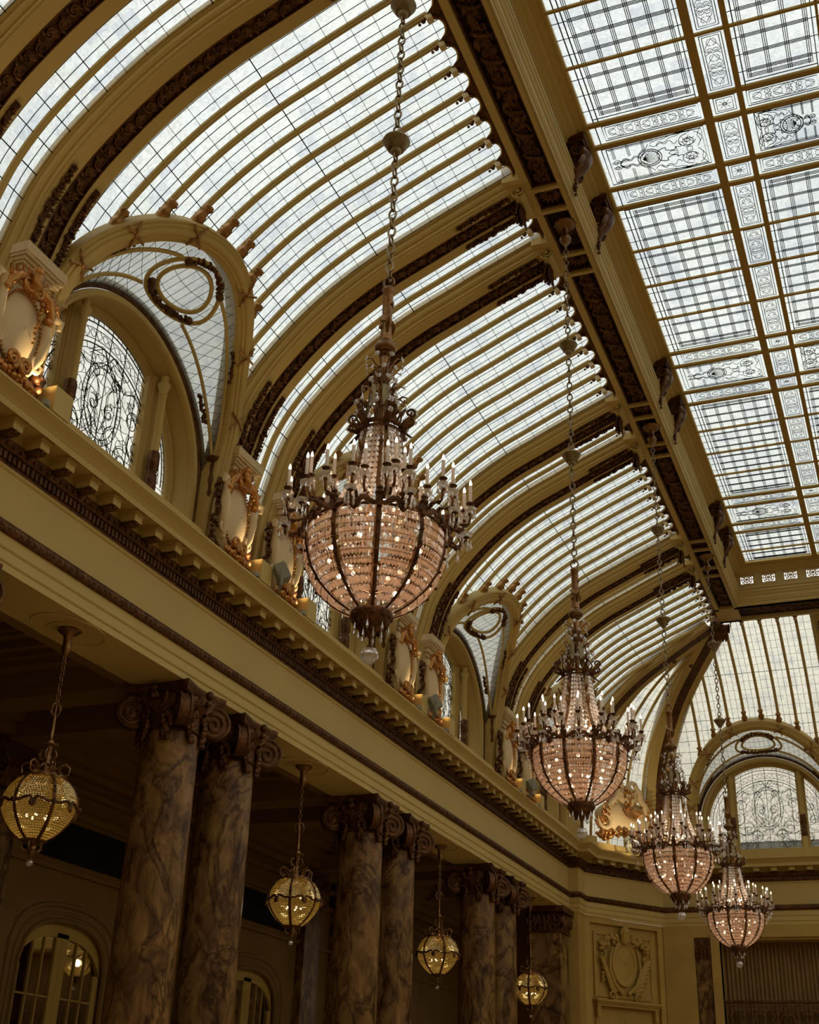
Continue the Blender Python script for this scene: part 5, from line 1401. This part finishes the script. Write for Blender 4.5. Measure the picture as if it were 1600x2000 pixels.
while x_ < 2.1: m.spiral((x_, 0, .78), (1, 0, 0), (0, 0, 1), .05, 1.2, .012, n=12); x_ += .12
m.build('scroll_frieze', BRONZE, r, smooth=50)
m = MB(); x_ = -5.75
while x_ < 2.1:
    m.lathe([(.03, -.4), (.03, .3), (.045, .35), (.02, .4), (.03, .5), (.05, .56), (.02, .62), (.04, .68)], 6, Matrix.Translation((x_, 0, 0)))
    m.tube([V3(x_+.02, 0, .62), V3(x_+.09, 0, .50), V3(x_+.17, 0, .62)], .012, 5); x_ += .19
m.build('balusters', BRONZE, r, smooth=50)
m = MB()
for x_ in (-4.02, .5): m.tube([V3(x_+.20*cos(2*pi*k/20), -.03, .25+.34*sin(2*pi*k/20)) for k in range(20)], .03, 6, closed=True); m.box(x_-.32, x_-.27, -.04, .04, -.4, .7); m.box(x_+.27, x_+.32, -.04, .04, -.4, .7)
m.build('oval_medallion', BRONZE, r, smooth=50)
tag(r, 'dark ornamental balcony railing in front of the ochre curtain', 'railing')
solid('trim_19', [(-5.9, 2.3, END_Y-.2, END_Y+.9, 3.6, 3.85)], STONE, 'balcony floor slab under the railing', 'balcony')

# =================================================================== LAMPS
def chain_mesh(m, z0, z1, L=.15, W=.075, wire=.0125, x=0, y=0):
    p = L*.74; n = max(1, int(round((z0-z1)/p))); p = (z0-z1)/n
    for i in range(n):
        zc = z0-p*(i+.5); ax = V3(1, 0, 0) if i % 2 else V3(0, 1, 0); pts = []
        for k in range(12):
            a = 2*pi*k/12; pts.append(V3(x, y, zc)+ax*(W/2*cos(a))+V3(0, 0, (L/2-wire)*sin(a)*(1.0)))
        m.tube(pts, wire, 5, closed=True)
def rosette_crystal(mb, c, nrm, R):
    c, nrm = Vector(c), Vector(nrm).normalized(); a = nrm.orthogonal().normalized(); b = nrm.cross(a); n = 10
    ctr = c+nrm*R*.35; back = c-nrm*R*.2; ring = []
    for k in range(2*n): t = pi*k/n; r = R if k % 2 == 0 else R*.72; ring.append(c+a*(r*cos(t))+b*(r*sin(t)))
    mb.add([ctr, back]+ring, [(0, 2+k, 2+(k+1) % (2*n)) for k in range(2*n)]+[(1, 2+(k+1) % (2*n), 2+k) for k in range(2*n)])
def drop_crystal(mb, c, L, R):
    c = Vector(c); mb.lathe([(.001, 0), (R*.45, -L*.12), (R*.3, -L*.3), (R, -L*.78), (R*.6, -L*.93), (.001, -L)], 6, Matrix.Translation(c), cap=False)
def prism(mb, p, d, out, L, W, T):
    """elongated cut bead lying against the net; d length dir, out normal"""
    s = d.cross(out).normalized(); a = p-d*(L/2); b = p+d*(L/2); m_ = p+out*T
    vs = [a, b, p+s*W*.5-d*L*.25, p+s*W*.5+d*L*.25, p-s*W*.5-d*L*.25, p-s*W*.5+d*L*.25, m_-d*L*.28, m_+d*L*.28, p-out*T*.6]
    mb.add(vs, [(0, 2, 6), (2, 3, 7, 6), (3, 1, 7), (1, 5, 7), (5, 4, 6, 7), (4, 0, 6), (0, 8, 2), (2, 8, 3), (3, 8, 1), (1, 8, 5), (5, 8, 4), (4, 8, 0)])
NSTR = 10; PH = math.radians(8)
def make_chandelier(lit=True):
    ZR = 5.06
    r = empty('chandelier')
    OR = (0, 0, ZR)
    def bld(m, n, mat, par=r, sm=50): return m.build(n, mat, par, smooth=sm, origin=OR)
    m = MB(); m.lathe([(.17, 15.42), (.19, 15.38), (.17, 15.34), (.14, 15.30), (.06, 15.26), (.05, 15.18), (.075, 15.12), (.10, 15.06), (.09, 15.0), (.05, 14.95), (.02, 14.9)], 20, mod=lambda a, z: 1+(.06*cos(10*a) if z > 15.3 else 0)); bld(m, 'ceiling_canopy', BRASS)
    for a, b_ in ((14.95, 13.02), (12.74, 10.98), (10.72, 9.06)): m = MB(); chain_mesh(m, a, b_); bld(m, 'chain', CHAINM, sm=60)
    for z in (12.88, 10.85):
        m = MB(); m.lathe([(.01, z+.17), (.03, z+.14), (.045, z+.10), (.07, z+.085), (.075, z+.06), (.14, z+.045), (.148, z+.02), (.135, z), (.12, z-.03), (.085, z-.07), (.09, z-.085), (.06, z-.10), (.055, z-.13), (.03, z-.16), (.01, z-.17)], 24); bld(m, 'chain_knob', CHAINM)
    m = MB(); m.tube([V3(.055*cos(2*pi*k/16), 0, 9.03+.065*sin(2*pi*k/16)) for k in range(16)], .012, 6, closed=True)
    m.lathe([(.02, 8.98), (.05, 8.965), (.062, 8.945), (.062, 8.925), (.048, 8.90), (.045, 8.6), (.052, 8.36), (.05, 8.34)], 20, mod=lambda a, z: 1+(.10*cos(9*a) if 8.35 < z < 8.92 else 0))
    pts = [V3(.055*cos(t*5), .055*sin(t*5), 8.78-t*.22) for t in [i/16 for i in range(26)]]; m.tube(pts, .03, 6, flat=(.3, 1.2), upv=(0, 0, 1)); m.leaf((.03, -.04, 8.42), (.2, -.3, 1), (.5, -.8, 0), .16, .06, .15, .02); m.leaf((-.04, -.03, 8.56), (0, 0, -1), (-.6, -.8, 0), .1, .05, .1, .02)
    m.lathe([(.03, 8.36), (.05, 8.335), (.085, 8.30), (.105, 8.265), (.105, 8.235), (.085, 8.205), (.06, 8.20), (.065, 8.18), (.05, 8.165), (.035, 8.16), (.045, 8.10), (.035, 8.0), (.04, 7.9), (.03, 7.8), (.035, 7.5), (.03, 7.3)], 20, mod=lambda a, z: 1+(.06*cos(8*a) if 8.21 < z < 8.31 else 0))
    bld(m, 'stem', BRASS)
    # flower spray: one stem with its crystal flower, the rest copied
    fl = empty('flower_spray'); fl.parent = r
    fm = MB(); d = V3(1, 0, 0); fm.tube([d*.03-V3(0, 0, .20), d*.07-V3(0, 0, .06), d*.14+V3(0, 0, .02), d*.185], [.011, .009, .008, .007], 5); fm.build('stem', BRASS, fl)
    fc_ = MB(); rosette_crystal(fc_, d*.191, d+V3(0, 0, .15), .036); fc_.build('crystal_flower', CRYS, fl, smooth=0)
    first_ = True
    for n_, r1_, z1, ph_ in ((8, .185, 8.08, 0), (8, .16, 7.96, pi/8), (8, .115, 7.88, 0), (6, .20, 7.80, .3)):
        for k in range(n_):
            c = fl if first_ else copy_tree(fl, r); first_ = False
            q_ = r1_/.191; c.scale = (q_, max(.85, q_), max(.85, q_)); c.location = (0, 0, z1-ZR); c.rotation_euler = (0, 0, 2*pi*k/n_+ph_)
    # curled hooks with drops
    hm = MB(); hc = MB()
    for k in range(8):
        a = 2*pi*k/8+.2; d = V3(cos(a), sin(a), 0); zz = 7.72 if k % 2 else 7.66
        hm.tube([d*.06+V3(0, 0, zz-.07), d*.13+V3(0, 0, zz-.01), d*.19+V3(0, 0, zz+.03), d*.235+V3(0, 0, zz+.01), d*.235+V3(0, 0, zz-.03), d*.205+V3(0, 0, zz-.035), d*.21+V3(0, 0, zz-.01)], [.009, .009, .009, .008, .008, .009, .01], 5)
        drop_crystal(hc, d*.225+V3(0, 0, zz-.045), .10, .018)
    bld(hm, 'hooks', BRASS); bld(hc, 'hook_drops', CRYS, sm=0)
    # lyre straps
    sm_ = MB()
    for k in range(6):
        a = 2*pi*k/6+PH; d = V3(cos(a), sin(a), 0)
        sm_.tube([d*.05+V3(0, 0, 7.77), d*.10+V3(0, 0, 7.785), d*.125+V3(0, 0, 7.74), d*.135+V3(0, 0, 7.6), d*.16+V3(0, 0, 7.52), d*.20+V3(0, 0, 7.50), d*.225+V3(0, 0, 7.54)], [.02, .028, .032, .034, .034, .03, .022], 6, flat=(1.2, .3), upv=tuple(d))
    bld(sm_, 'lyre_straps', CHAINM)
    # upper scroll crown
    cm = MB(); cc = MB()
    cm.tube([V3(.20*cos(2*pi*k/40), .20*sin(2*pi*k/40), 7.345) for k in range(40)], .022, 6, closed=True); cm.tube([V3(.185*cos(2*pi*k/40), .185*sin(2*pi*k/40), 7.30) for k in range(40)], .014, 6, closed=True)
    for k in range(6):
        a = 2*pi*k/6+PH; d = V3(cos(a), sin(a), 0)
        cm.tube([d*.18+V3(0, 0, 7.31), d*.23+V3(0, 0, 7.40), d*.28+V3(0, 0, 7.45)], [.03, .028, .02], 6)
        cm.spiral(d*.275+V3(0, 0, 7.495), d, V3(0, 0, 1), .052, 1.5, .016, ph=-pi/2, n=18); cm.spiral(d*.27+V3(0, 0, 7.39), d, V3(0, 0, 1), .048, 1.5, .016, ph=pi/2, dirn=-1, n=18)
        cm.leaf(d*.19+V3(0, 0, 7.31), (d.x*.7, d.y*.7, .7), (d.x*.7, d.y*.7, -.7), .16, .07, .3, .012); cm.leaf(d*.19+V3(0, 0, 7.33), (d.x*.5, d.y*.5, -.8), (d.x, d.y, .2), .13, .06, .3, .012)
        rosette_crystal(cc, d*.335+V3(0, 0, 7.49), d, .038); rosette_crystal(cc, d*.325+V3(0, 0, 7.385), d, .032)
        a += pi/6; d = V3(cos(a), sin(a), 0); cm.tube([d*.20+V3(0, 0, 7.35), d*.24+V3(0, 0, 7.42), d*.22+V3(0, 0, 7.47), d*.19+V3(0, 0, 7.44)], .012, 5)
        rosette_crystal(cc, d*.205+V3(0, 0, 7.56), d, .034); cm.tube([d*.17+V3(0, 0, 7.40), d*.19+V3(0, 0, 7.55)], .010, 5)
    bld(cm, 'scroll_crown', BRONZE); bld(cc, 'crown_crystals', CRYS, sm=0)
    # upper beaded cone
    def rc(z):      # radius of the upper cone
        K = [(7.32, .17), (7.1, .205), (6.9, .235), (6.7, .29), (6.5, .37), (6.3, .50)]
        for (za, ra), (zb_, rb) in zip(K[:-1], K[1:]):
            if za >= z >= zb_: t = (za-z)/(za-zb_); return ra+(rb-ra)*t
        return K[-1][1]
    up = MB(); wires = MB()
    for k in range(34):
        if k % 17 in (5, 11): continue
        a = 2*pi*k/34; z = 7.30; i = 0
        while z > 6.34:
            rr = rc(z); r2_ = rc(z-.062); dv = V3((r2_-rr)*cos(a), (r2_-rr)*sin(a), -.062); p = V3((rr+r2_)/2*cos(a), (rr+r2_)/2*sin(a), z-.031)
            prism(up, p, dv.normalized(), V3(cos(a), sin(a), .2).normalized(), dv.length*1.05, .046*(.7+rr), .016); z -= .062; i += 1
    o1 = bld(up, 'upper_crystal_strands', CRYS, sm=0); o1['kind'] = 'stuff'
    st = MB(); sc_ = MB()
    for k in range(6):
        a = 2*pi*k/6+PH; d = V3(cos(a), sin(a), 0); st.tube([d*(rc(z)+.012)+V3(0, 0, z) for z in (7.32, 7.1, 6.9, 6.7, 6.5, 6.35)], [.016]*6, 5, flat=(1.5, .6), upv=tuple(d))
        for z in (7.02, 6.82): st.leaf(d*(rc(z)+.02)+V3(0, 0, z), (0, 0, 1), d, .12, .05, .3, .01)
        st.tube([d*(rc(6.88)+.01)+V3(0, 0, 6.88), d*(rc(6.88)+.06)+V3(0, 0, 6.92), d*(rc(6.88)+.055)+V3(0, 0, 6.97)], .012, 5)
        rosette_crystal(sc_, d*(rc(6.88)+.06)+V3(0, 0, 6.97), d, .036)
    bld(st, 'upper_straps', BRASS); bld(sc_, 'strap_crystals', CRYS, sm=0)
    # rim with scalloped scrolls
    rm = MB(); RR = .64
    rm.tube([V3(.615*cos(2*pi*k/60), .615*sin(2*pi*k/60), 6.27) for k in range(60)], .014, 5, closed=True)
    for k in range(NSTR):
        a0 = 2*pi*k/NSTR+PH; w = 2*pi/NSTR
        for sg in (-1, 1):
            pts = [];
            for u, z in ((0, 6.265), (.12, 6.262), (.22, 6.285), (.30, 6.315), (.38, 6.315), (.43, 6.28), (.41, 6.25)):
                a = a0+(w*u if sg > 0 else -w*u); pts.append(V3((RR+.02*u)*cos(a), (RR+.02*u)*sin(a), z))
            rm.tube(pts, [.022, .024, .026, .028, .026, .022, .016], 6, flat=(.6, 1.1), upv=(0, 0, 1))
        am = a0+w/2; d = V3(cos(am), sin(am), 0); rm.ball(d*.665+V3(0, 0, 6.27), .032, 8, 6); rm.leaf(d*.65+V3(0, 0, 6.29), (0, 0, -1), d, .10, .09, .15, .014)
        d = V3(cos(a0), sin(a0), 0); rm.box(-.03, .03, -.03, .03, -.05, .06, Matrix.Translation(d*.645+V3(0, 0, 6.28)) @ Matrix.Rotation(a0, 4, 'Z')); rm.lathe([(.035, 0), (.045, .02), (.02, .05), (.03, .07), (.01, .10)], 8, Matrix.Translation(d*.65+V3(0, 0, 6.33)))
    bld(rm, 'scalloped_rim', BRONZE)
    # bowl ribs and crystal net
    def rb(z):
        K = [(6.27, .615), (6.15, .628), (6.0, .612), (5.85, .56), (5.72, .475), (5.62, .375), (5.55, .27), (5.50, .17)]
        for (za, ra), (zb_, rb_) in zip(K[:-1], K[1:]):
            if za >= z >= zb_: t = (za-z)/(za-zb_); return ra+(rb_-ra)*t
        return K[-1][1]
    rnd_ = random.Random(77)
    for k in range(NSTR):
        a0 = 2*pi*k/NSTR+PH; d = V3(cos(a0), sin(a0), 0); b = MB()
        b.tube([d*(rb(z)+.012)+V3(0, 0, z) for z in (6.26, 6.15, 6.05, 5.95, 5.85, 5.78, 5.72, 5.66, 5.60, 5.55, 5.51)], [.020, .020, .019, .018, .017, .016, .015, .015, .014, .013, .012], 6, flat=(1.15, .6), upv=tuple(d))
        for z in (6.1, 5.98, 5.86, 5.74): b.ball(d*(rb(z)+.03)+V3(0, 0, z), .016, 6, 4)
        bld(b, 'bowl_rib', BRONZE)
        pn = MB(); w = 2*pi/NSTR; z = 6.235; row = 0
        while z > 5.54:
            zz = z; r0_, r1_ = rb(z), rb(z-.07); sl = math.hypot(.07, r0_-r1_); dz = .082*.07/sl; dz = max(.026, min(.085, dz))
            r1_ = rb(z-dz); nn = max(2, int(round((w-.075/max(.15, r0_))*(r0_)/.033)))
            for j in range(nn):
                a = a0+(.035/max(.15, r0_))+(w-.07/max(.15, r0_))*(j+.5)/nn
                dv = V3((r1_-r0_)*cos(a), (r1_-r0_)*sin(a), -dz); p = V3((r0_+r1_)/2*cos(a), (r0_+r1_)/2*sin(a), z-dz/2); out = V3(cos(a)*dz, sin(a)*dz, -(r0_-r1_)).normalized()
                prism(pn, p, (dv.normalized()+V3(rnd_.uniform(-.06, .06), rnd_.uniform(-.06, .06), 0)).normalized(), (out+V3(rnd_.uniform(-.35, .35), rnd_.uniform(-.35, .35), rnd_.uniform(-.25, .25))).normalized(), dv.length*1.02, .031, .013)
            z -= dz+.002; row += 1
        o_ = bld(pn, 'crystal_panel', CRYSW, sm=0); o_['kind'] = 'stuff'
        wr = MB(); z = 6.235
        for z in (6.165, 6.09, 6.015, 5.94, 5.87, 5.80, 5.74, 5.69, 5.63):
            wr.tube([V3((rb(z)+.004)*cos(a0+w*(i/6)), (rb(z)+.004)*sin(a0+w*(i/6)), z) for i in range(7)], .0035, 4, cap=False)
        bld(wr, 'net_wire', BRASS)
    # boss, drops and ball
    m = MB(); m.lathe([(.17, 5.53), (.185, 5.50), (.175, 5.46), (.14, 5.41), (.09, 5.36), (.05, 5.33), (.035, 5.31), (.012, 5.28), (.012, 5.22), (.03, 5.215), (.01, 5.20)], 20)
    for k in range(12):
        a = 2*pi*k/12; d = V3(cos(a), sin(a), 0); m.leaf(d*.17+V3(0, 0, 5.50), (-d.x*.5, -d.y*.5, -.8), (d.x, d.y, -.4), .13, .09, .25, .014); m.ball(d*.165+V3(0, 0, 5.47), .028, 6, 5); m.leaf(d*.11+V3(0, 0, 5.41), (-d.x*.5, -d.y*.5, -.8), (d.x, d.y, -.4), .10, .06, .25, .012)
    bld(m, 'leaf_boss', BRONZE)
    m = MB()
    for k in range(14): a = 2*pi*k/14; rr = .15 if k % 2 else .10; drop_crystal(m, (rr*cos(a), rr*sin(a), 5.43 if k % 2 else 5.37), .11, .014)
    bld(m, 'boss_drops', CRYS, sm=0)
    m = MB(); m.lathe([(.001, 5.212), (.03, 5.205), (.055, 5.19), (.07, 5.165), (.076, 5.135), (.07, 5.105), (.052, 5.08), (.028, 5.063), (.001, 5.058)], 22, mod=lambda a, z: 1+.05*cos(11*a), cap=False); bld(m, 'crystal_ball', CRYS, sm=20)
    # candle arms: one built, the rest copied
    arm = empty('candle_arm'); arm.parent = r
    m = MB(); m.tube([V3(.02, 0, -.09), V3(.06, 0, -.035), V3(.11, 0, -.05), V3(.145, 0, -.075), V3(.175, 0, -.05), V3(.185, 0, .0), V3(.185, 0, .03)], [.015, .014, .012, .011, .012, .012, .014], 6)
    m.spiral((.05, 0, -.06), (1, 0, 0), (0, 0, 1), .035, 1.2, .009, n=12); m.leaf((.10, 0, -.045), (.8, 0, -.3), (0, 0, 1), .07, .035, .3, .008); m.lathe([(.012, .03), (.024, .045), (.02, .055)], 8, Matrix.Translation((.185, 0, 0))); m.build('arm_scroll', BRONZE, arm, smooth=50)
    Ta = Matrix.Translation((.185, 0, 0))
    m = MB(); m.lathe([(.012, .055), (.036, .062), (.05, .085), (.054, .105), (.04, .10), (.025, .085), (.02, .08)], 14, Ta, cap=False, mod=lambda a, z: 1+.07*cos(7*a)); m.build('crystal_dish', CRYS, arm, smooth=0)
    m = MB(); m.lathe([(.012, .10), (.02, .115), (.022, .13), (.034, .145), (.040, .152), (.036, .156), (.015, .152)], 14, Ta); m.build('drip_pan', BRONZE, arm, smooth=40)
    m = MB(); m.lathe([(.0155, .15), (.0155, .325), (.011, .331)], 10, Ta); m.build('candle', CANDLE, arm, smooth=40)
    m = MB(); m.lathe([(.006, .329), (.012, .340), (.013, .352), (.009, .370), (.002, .388)], 8, Ta); m.build('bulb', BULB, arm, smooth=60)
    m = MB()
    for k in range(6): a = 2*pi*k/6; drop_crystal(m, (.185+.046*cos(a), .046*sin(a), .085), .07 if k % 2 else .09, .010)
    m.build('dish_drops', CRYS, arm, smooth=0)
    specs = []
    for k in range(NSTR):
        a0 = 2*pi*k/NSTR+PH; w = 2*pi/NSTR
        specs += [(a0+w*.08, .66, 6.43), (a0+w*.5, .60, 6.47)]
        if k % 2 == 0: specs.append((a0+w*.28, .50, 6.56))
    for k in range(8): specs.append((2*pi*k/8+.15, .27, 6.62))
    first_ = True
    for a, rr, z in specs:
        c = arm if first_ else copy_tree(arm, r); first_ = False
        c.location = (rr*cos(a), rr*sin(a), z-ZR-.06); c.rotation_euler = (0, 0, a)
    # outward low brackets with drops on the rim
    db = empty('drop_bracket'); db.parent = r; d = V3(1, 0, 0)
    lw = MB(); lw.tube([d*.66+V3(0, 0, 6.26), d*.72+V3(0, 0, 6.20), d*.78+V3(0, 0, 6.22), d*.81+V3(0, 0, 6.28)], [.014, .012, .011, .01], 5); lw.lathe([(.01, 0), (.03, .015), (.012, .03)], 8, Matrix.Translation(d*.81+V3(0, 0, 6.28)))
    lc = MB()
    for j in range(5): q = 2*pi*j/5; drop_crystal(lc, d*.81+V3(.04*cos(q), .04*sin(q), 6.27), .10, .014)
    lc.lathe([(.01, 0), (.05, .01), (.06, .03), (.03, .02)], 12, Matrix.Translation(d*.81+V3(0, 0, 6.30)), cap=False)
    drop_crystal(lc, d*.735+V3(0, 0, 6.17), .13, .016)
    bld(lw, 'arm_scroll', BRONZE, db); bld(lc, 'crystal_drops', CRYS, db, sm=0)
    for k in range(NSTR):
        c = db if k == 0 else copy_tree(db, r); c.rotation_euler = (0, 0, 2*pi*(k+.5)/NSTR+PH)
    # inner bulbs seen through the net
    m = MB(); rnd = random.Random(6)
    for k in range(16): a = 2*pi*k/16+.1; rr = (.42, .30)[k % 2]; z = (6.05, 5.82)[k % 2]+rnd.uniform(-.03, .03); m.ball((rr*cos(a), rr*sin(a), z), .022, 7, 5)
    for k in range(8): a = 2*pi*k/8; m.ball((.16*cos(a), .16*sin(a), 6.55), .018, 6, 5)
    bld(m, 'inner_bulbs', BULB)
    m = MB(); m.tube([V3(0, 0, 7.3), V3(0, 0, 5.5)], .022, 8)
    for k in range(16): a = 2*pi*k/16+.1; rr = (.42, .30)[k % 2]; m.tube([V3(0, 0, 5.7), V3(rr*cos(a), rr*sin(a), (6.0, 5.77)[k % 2])], .006, 4)
    bld(m, 'inner_rod', BRASS)
    L = bpy.data.lights.new('bowl_light', 'POINT'); L.energy = CH_E; L.color = (1, .70, .47); L.shadow_soft_size = .10
    lo = bpy.data.objects.new('bowl_light', L); COL.objects.link(lo); lo.parent = r; lo.location = (0, 0, 5.92-ZR)
    L2 = bpy.data.lights.new('candle_light', 'POINT'); L2.energy = CH_E*.55; L2.color = (1, .72, .50); L2.shadow_soft_size = .12
    lo = bpy.data.objects.new('candle_light', L2); COL.objects.link(lo); lo.parent = r; lo.location = (0, 0, 6.62-ZR)
    return r
CH_E = 8.0
ch = make_chandelier()
CHN = ['largest, nearest crystal chandelier hanging on a long knobbed chain, left of centre', 'second crystal chandelier from the viewer, right of centre', 'third crystal chandelier, lower right, half the size of the second', 'smallest and farthest crystal chandelier at the lower right']
for i, k in enumerate((-1, 0, 1, 2)):
    o = ch if i == 0 else copy_tree(ch); o.location = (-4.05, PAIRS[k], 5.06); o.rotation_euler = (0, 0, (0, .1, .25, .05)[i]); tag(o, CHN[i], 'chandelier', 'crystal chandeliers')
# globe lanterns
def make_lantern():
    r = empty('globe_lantern'); ZR = 4.25; OR = (0, 0, ZR)
    def bld(m, n, mat, par=r, sm=50): return m.build(n, mat, par, smooth=sm, origin=OR)
    m = MB(); m.lathe([(.12, 7.36), (.15, 7.35), (.155, 7.32), (.12, 7.29), (.075, 7.26), (.06, 7.24), (.055, 7.10), (.058, 7.05), (.035, 7.0), (.01, 6.97)], 20); bld(m, 'ceiling_canopy', BRASS)
    m = MB(); chain_mesh(m, 6.98, 6.32, .10, .05, .008); bld(m, 'chain', BRASS, sm=60)
    m = MB()
    for sg in (-1, 1):
        for ax in (V3(1, 0, 0), V3(0, 1, 0)): m.tube([ax*(sg*.01)+V3(0, 0, 6.32), ax*(sg*.06)+V3(0, 0, 6.30), ax*(sg*.085)+V3(0, 0, 6.23), ax*(sg*.06)+V3(0, 0, 6.17), ax*(sg*.015)+V3(0, 0, 6.15)], .011, 5)
    m.lathe([(.012, 6.32), (.012, 6.16), (.025, 6.15), (.022, 6.12), (.028, 5.95), (.024, 5.86), (.035, 5.85), (.03, 5.83), (.05, 5.82), (.055, 5.79), (.12, 5.775), (.115, 5.76), (.05, 5.75), (.04, 5.70), (.03, 5.6), (.05, 5.5), (.04, 5.42), (.08, 5.36)], 16)
    for k in range(4):
        a = pi/2*k+.4; d = V3(cos(a), sin(a), 0); m.tube([d*.03+V3(0, 0, 5.70), d*.085+V3(0, 0, 5.70), d*.11+V3(0, 0, 5.64), d*.085+V3(0, 0, 5.58), d*.04+V3(0, 0, 5.57)], .011, 5)
    bld(m, 'stem', BRASS)
    m = MB()
    for k in range(6):
        a = 2*pi*k/6+.5; d = V3(cos(a), sin(a), 0)
        m.tube([d*.05+V3(0, 0, 5.52), d*.12+V3(0, 0, 5.46), d*.17+V3(0, 0, 5.50), d*.24+V3(0, 0, 5.53), d*.30+V3(0, 0, 5.48), d*.29+V3(0, 0, 5.40), d*.23+V3(0, 0, 5.37), d*.19+V3(0, 0, 5.41)], [.016, .015, .014, .014, .014, .014, .012, .01], 6)
        m.leaf(d*.10+V3(0, 0, 5.36), (d.x, d.y, .8), (d.x*-.5, d.y*-.5, .8), .14, .08, .25, .012); m.ball(d*.20+V3(0, 0, 5.36), .03, 6, 5)
    m.tube([V3(.26*cos(2*pi*k/36), .26*sin(2*pi*k/36), 5.335+.02*cos(2*pi*k/3)) for k in range(36)], .028, 6, closed=True)
    bld(m, 'scroll_crown', BRASS)
    def rg(z):
        K = [(5.34, .25), (5.28, .33), (5.20, .395), (5.08, .445), (4.98, .455), (4.88, .43), (4.76, .36), (4.66, .27), (4.58, .17), (4.54, .10)]
        for (za, ra), (zb_, rb_) in zip(K[:-1], K[1:]):
            if za >= z >= zb_: t = (za-z)/(za-zb_); return ra+(rb_-ra)*t
        return K[-1][1]
    g = MB(); z = 5.335
    while z > 4.545:
        r0_, r1_ = rg(z), rg(z-.026); n = max(18, int(2*pi*r0_/.032))
        for j in range(n):
            a = 2*pi*(j+.5)/n; dv = V3((r1_-r0_)*cos(a), (r1_-r0_)*sin(a), -.026); prism(g, V3((r0_+r1_)/2*cos(a), (r0_+r1_)/2*sin(a), z-.013), dv.normalized(), V3(cos(a), sin(a), 0), dv.length*.95, .029, .010)
        z -= .0265
    o_ = bld(g, 'beaded_globe', CRYSL, sm=0); o_['kind'] = 'stuff'
    for k in range(6):
        a = 2*pi*k/6+.5; d = V3(cos(a), sin(a), 0); m = MB(); m.tube([d*(rg(z)+.016)+V3(0, 0, z) for z in [5.34-.08*i for i in range(11)]], .02, 6, flat=(1.2, .6), upv=tuple(d)); 
        for z in (5.25, 5.17, 5.1): m.ball(d*(rg(z)+.03)+V3(0, 0, z), .014, 6, 4)
        bld(m, 'globe_rib', BRONZE)
    m = MB(); 
    for k in range(6):
        a0 = 2*pi*k/6+.5; w = 2*pi/6
        m.tube([V3((.475)*cos(a0+w*u), (.475)*sin(a0+w*u), z) for u, z in ((0, 4.98), (.15, 4.965), (.3, 5.0), (.42, 5.01), (.5, 4.96), (.58, 5.01), (.7, 5.0), (.85, 4.965), (1, 4.98))], [.02, .018, .02, .022, .018, .022, .02, .018, .02], 6)
        d = V3(cos(a0+w/2), sin(a0+w/2), 0); m.leaf(d*.475+V3(0, 0, 4.99), (0, 0, -1), d, .11, .10, .1, .014); d = V3(cos(a0), sin(a0), 0); m.ball(d*.49+V3(0, 0, 4.97), .035, 8, 6)
    bld(m, 'waist_band', BRONZE)
    m = MB(); m.lathe([(.16, 4.58), (.17, 4.56), (.10, 4.52), (.05, 4.50), (.045, 4.46), (.06, 4.44), (.03, 4.40), (.012, 4.37), (.012, 4.33)], 14)
    for k in range(5): a = 2*pi*k/5; d = V3(cos(a), sin(a), 0); m.tube([d*.12+V3(0, 0, 4.55), d*.13+V3(0, 0, 4.48), d*.09+V3(0, 0, 4.44), d*.05+V3(0, 0, 4.46)], .012, 5)
    bld(m, 'bottom_finial', BRASS)
    m = MB(); m.ball((0, 0, 4.295), .042, 10, 8); bld(m, 'crystal_ball', CRYS, sm=20)
    m = MB()
    for k in range(5): a = 2*pi*k/5+.2; m.ball((.13*cos(a), .13*sin(a), 4.86), .018, 8, 6)
    m.ball((.1, .1, 5.05), .016, 8, 6)
    bld(m, 'inner_bulbs', BULBL)
    L = bpy.data.lights.new('globe_light', 'POINT'); L.energy = LN_E; L.color = (1, .80, .48); L.shadow_soft_size = .08
    lo = bpy.data.objects.new('globe_light', L); COL.objects.link(lo); lo.parent = r; lo.location = (0, 0, 4.88-ZR)
    return r
LN_E = 5.0
ln = make_lantern(); LNN = ['large beaded globe lantern at the left edge, left of the marble columns', 'globe lantern between the first two column pairs', 'globe lantern between the middle and the farthest column pairs', 'smallest dim globe lantern by the corner pier']
for i, k in enumerate((-1, 0, 1, 2)):
    o = ln if i == 0 else copy_tree(ln); o.location = (-10.06, PAIRS[k]+PER/2-.03, 4.25); o.rotation_euler = (0, 0, (0, .35, .7, .2)[i]); tag(o, LNN[i], 'lantern', 'globe lanterns under the colonnade')
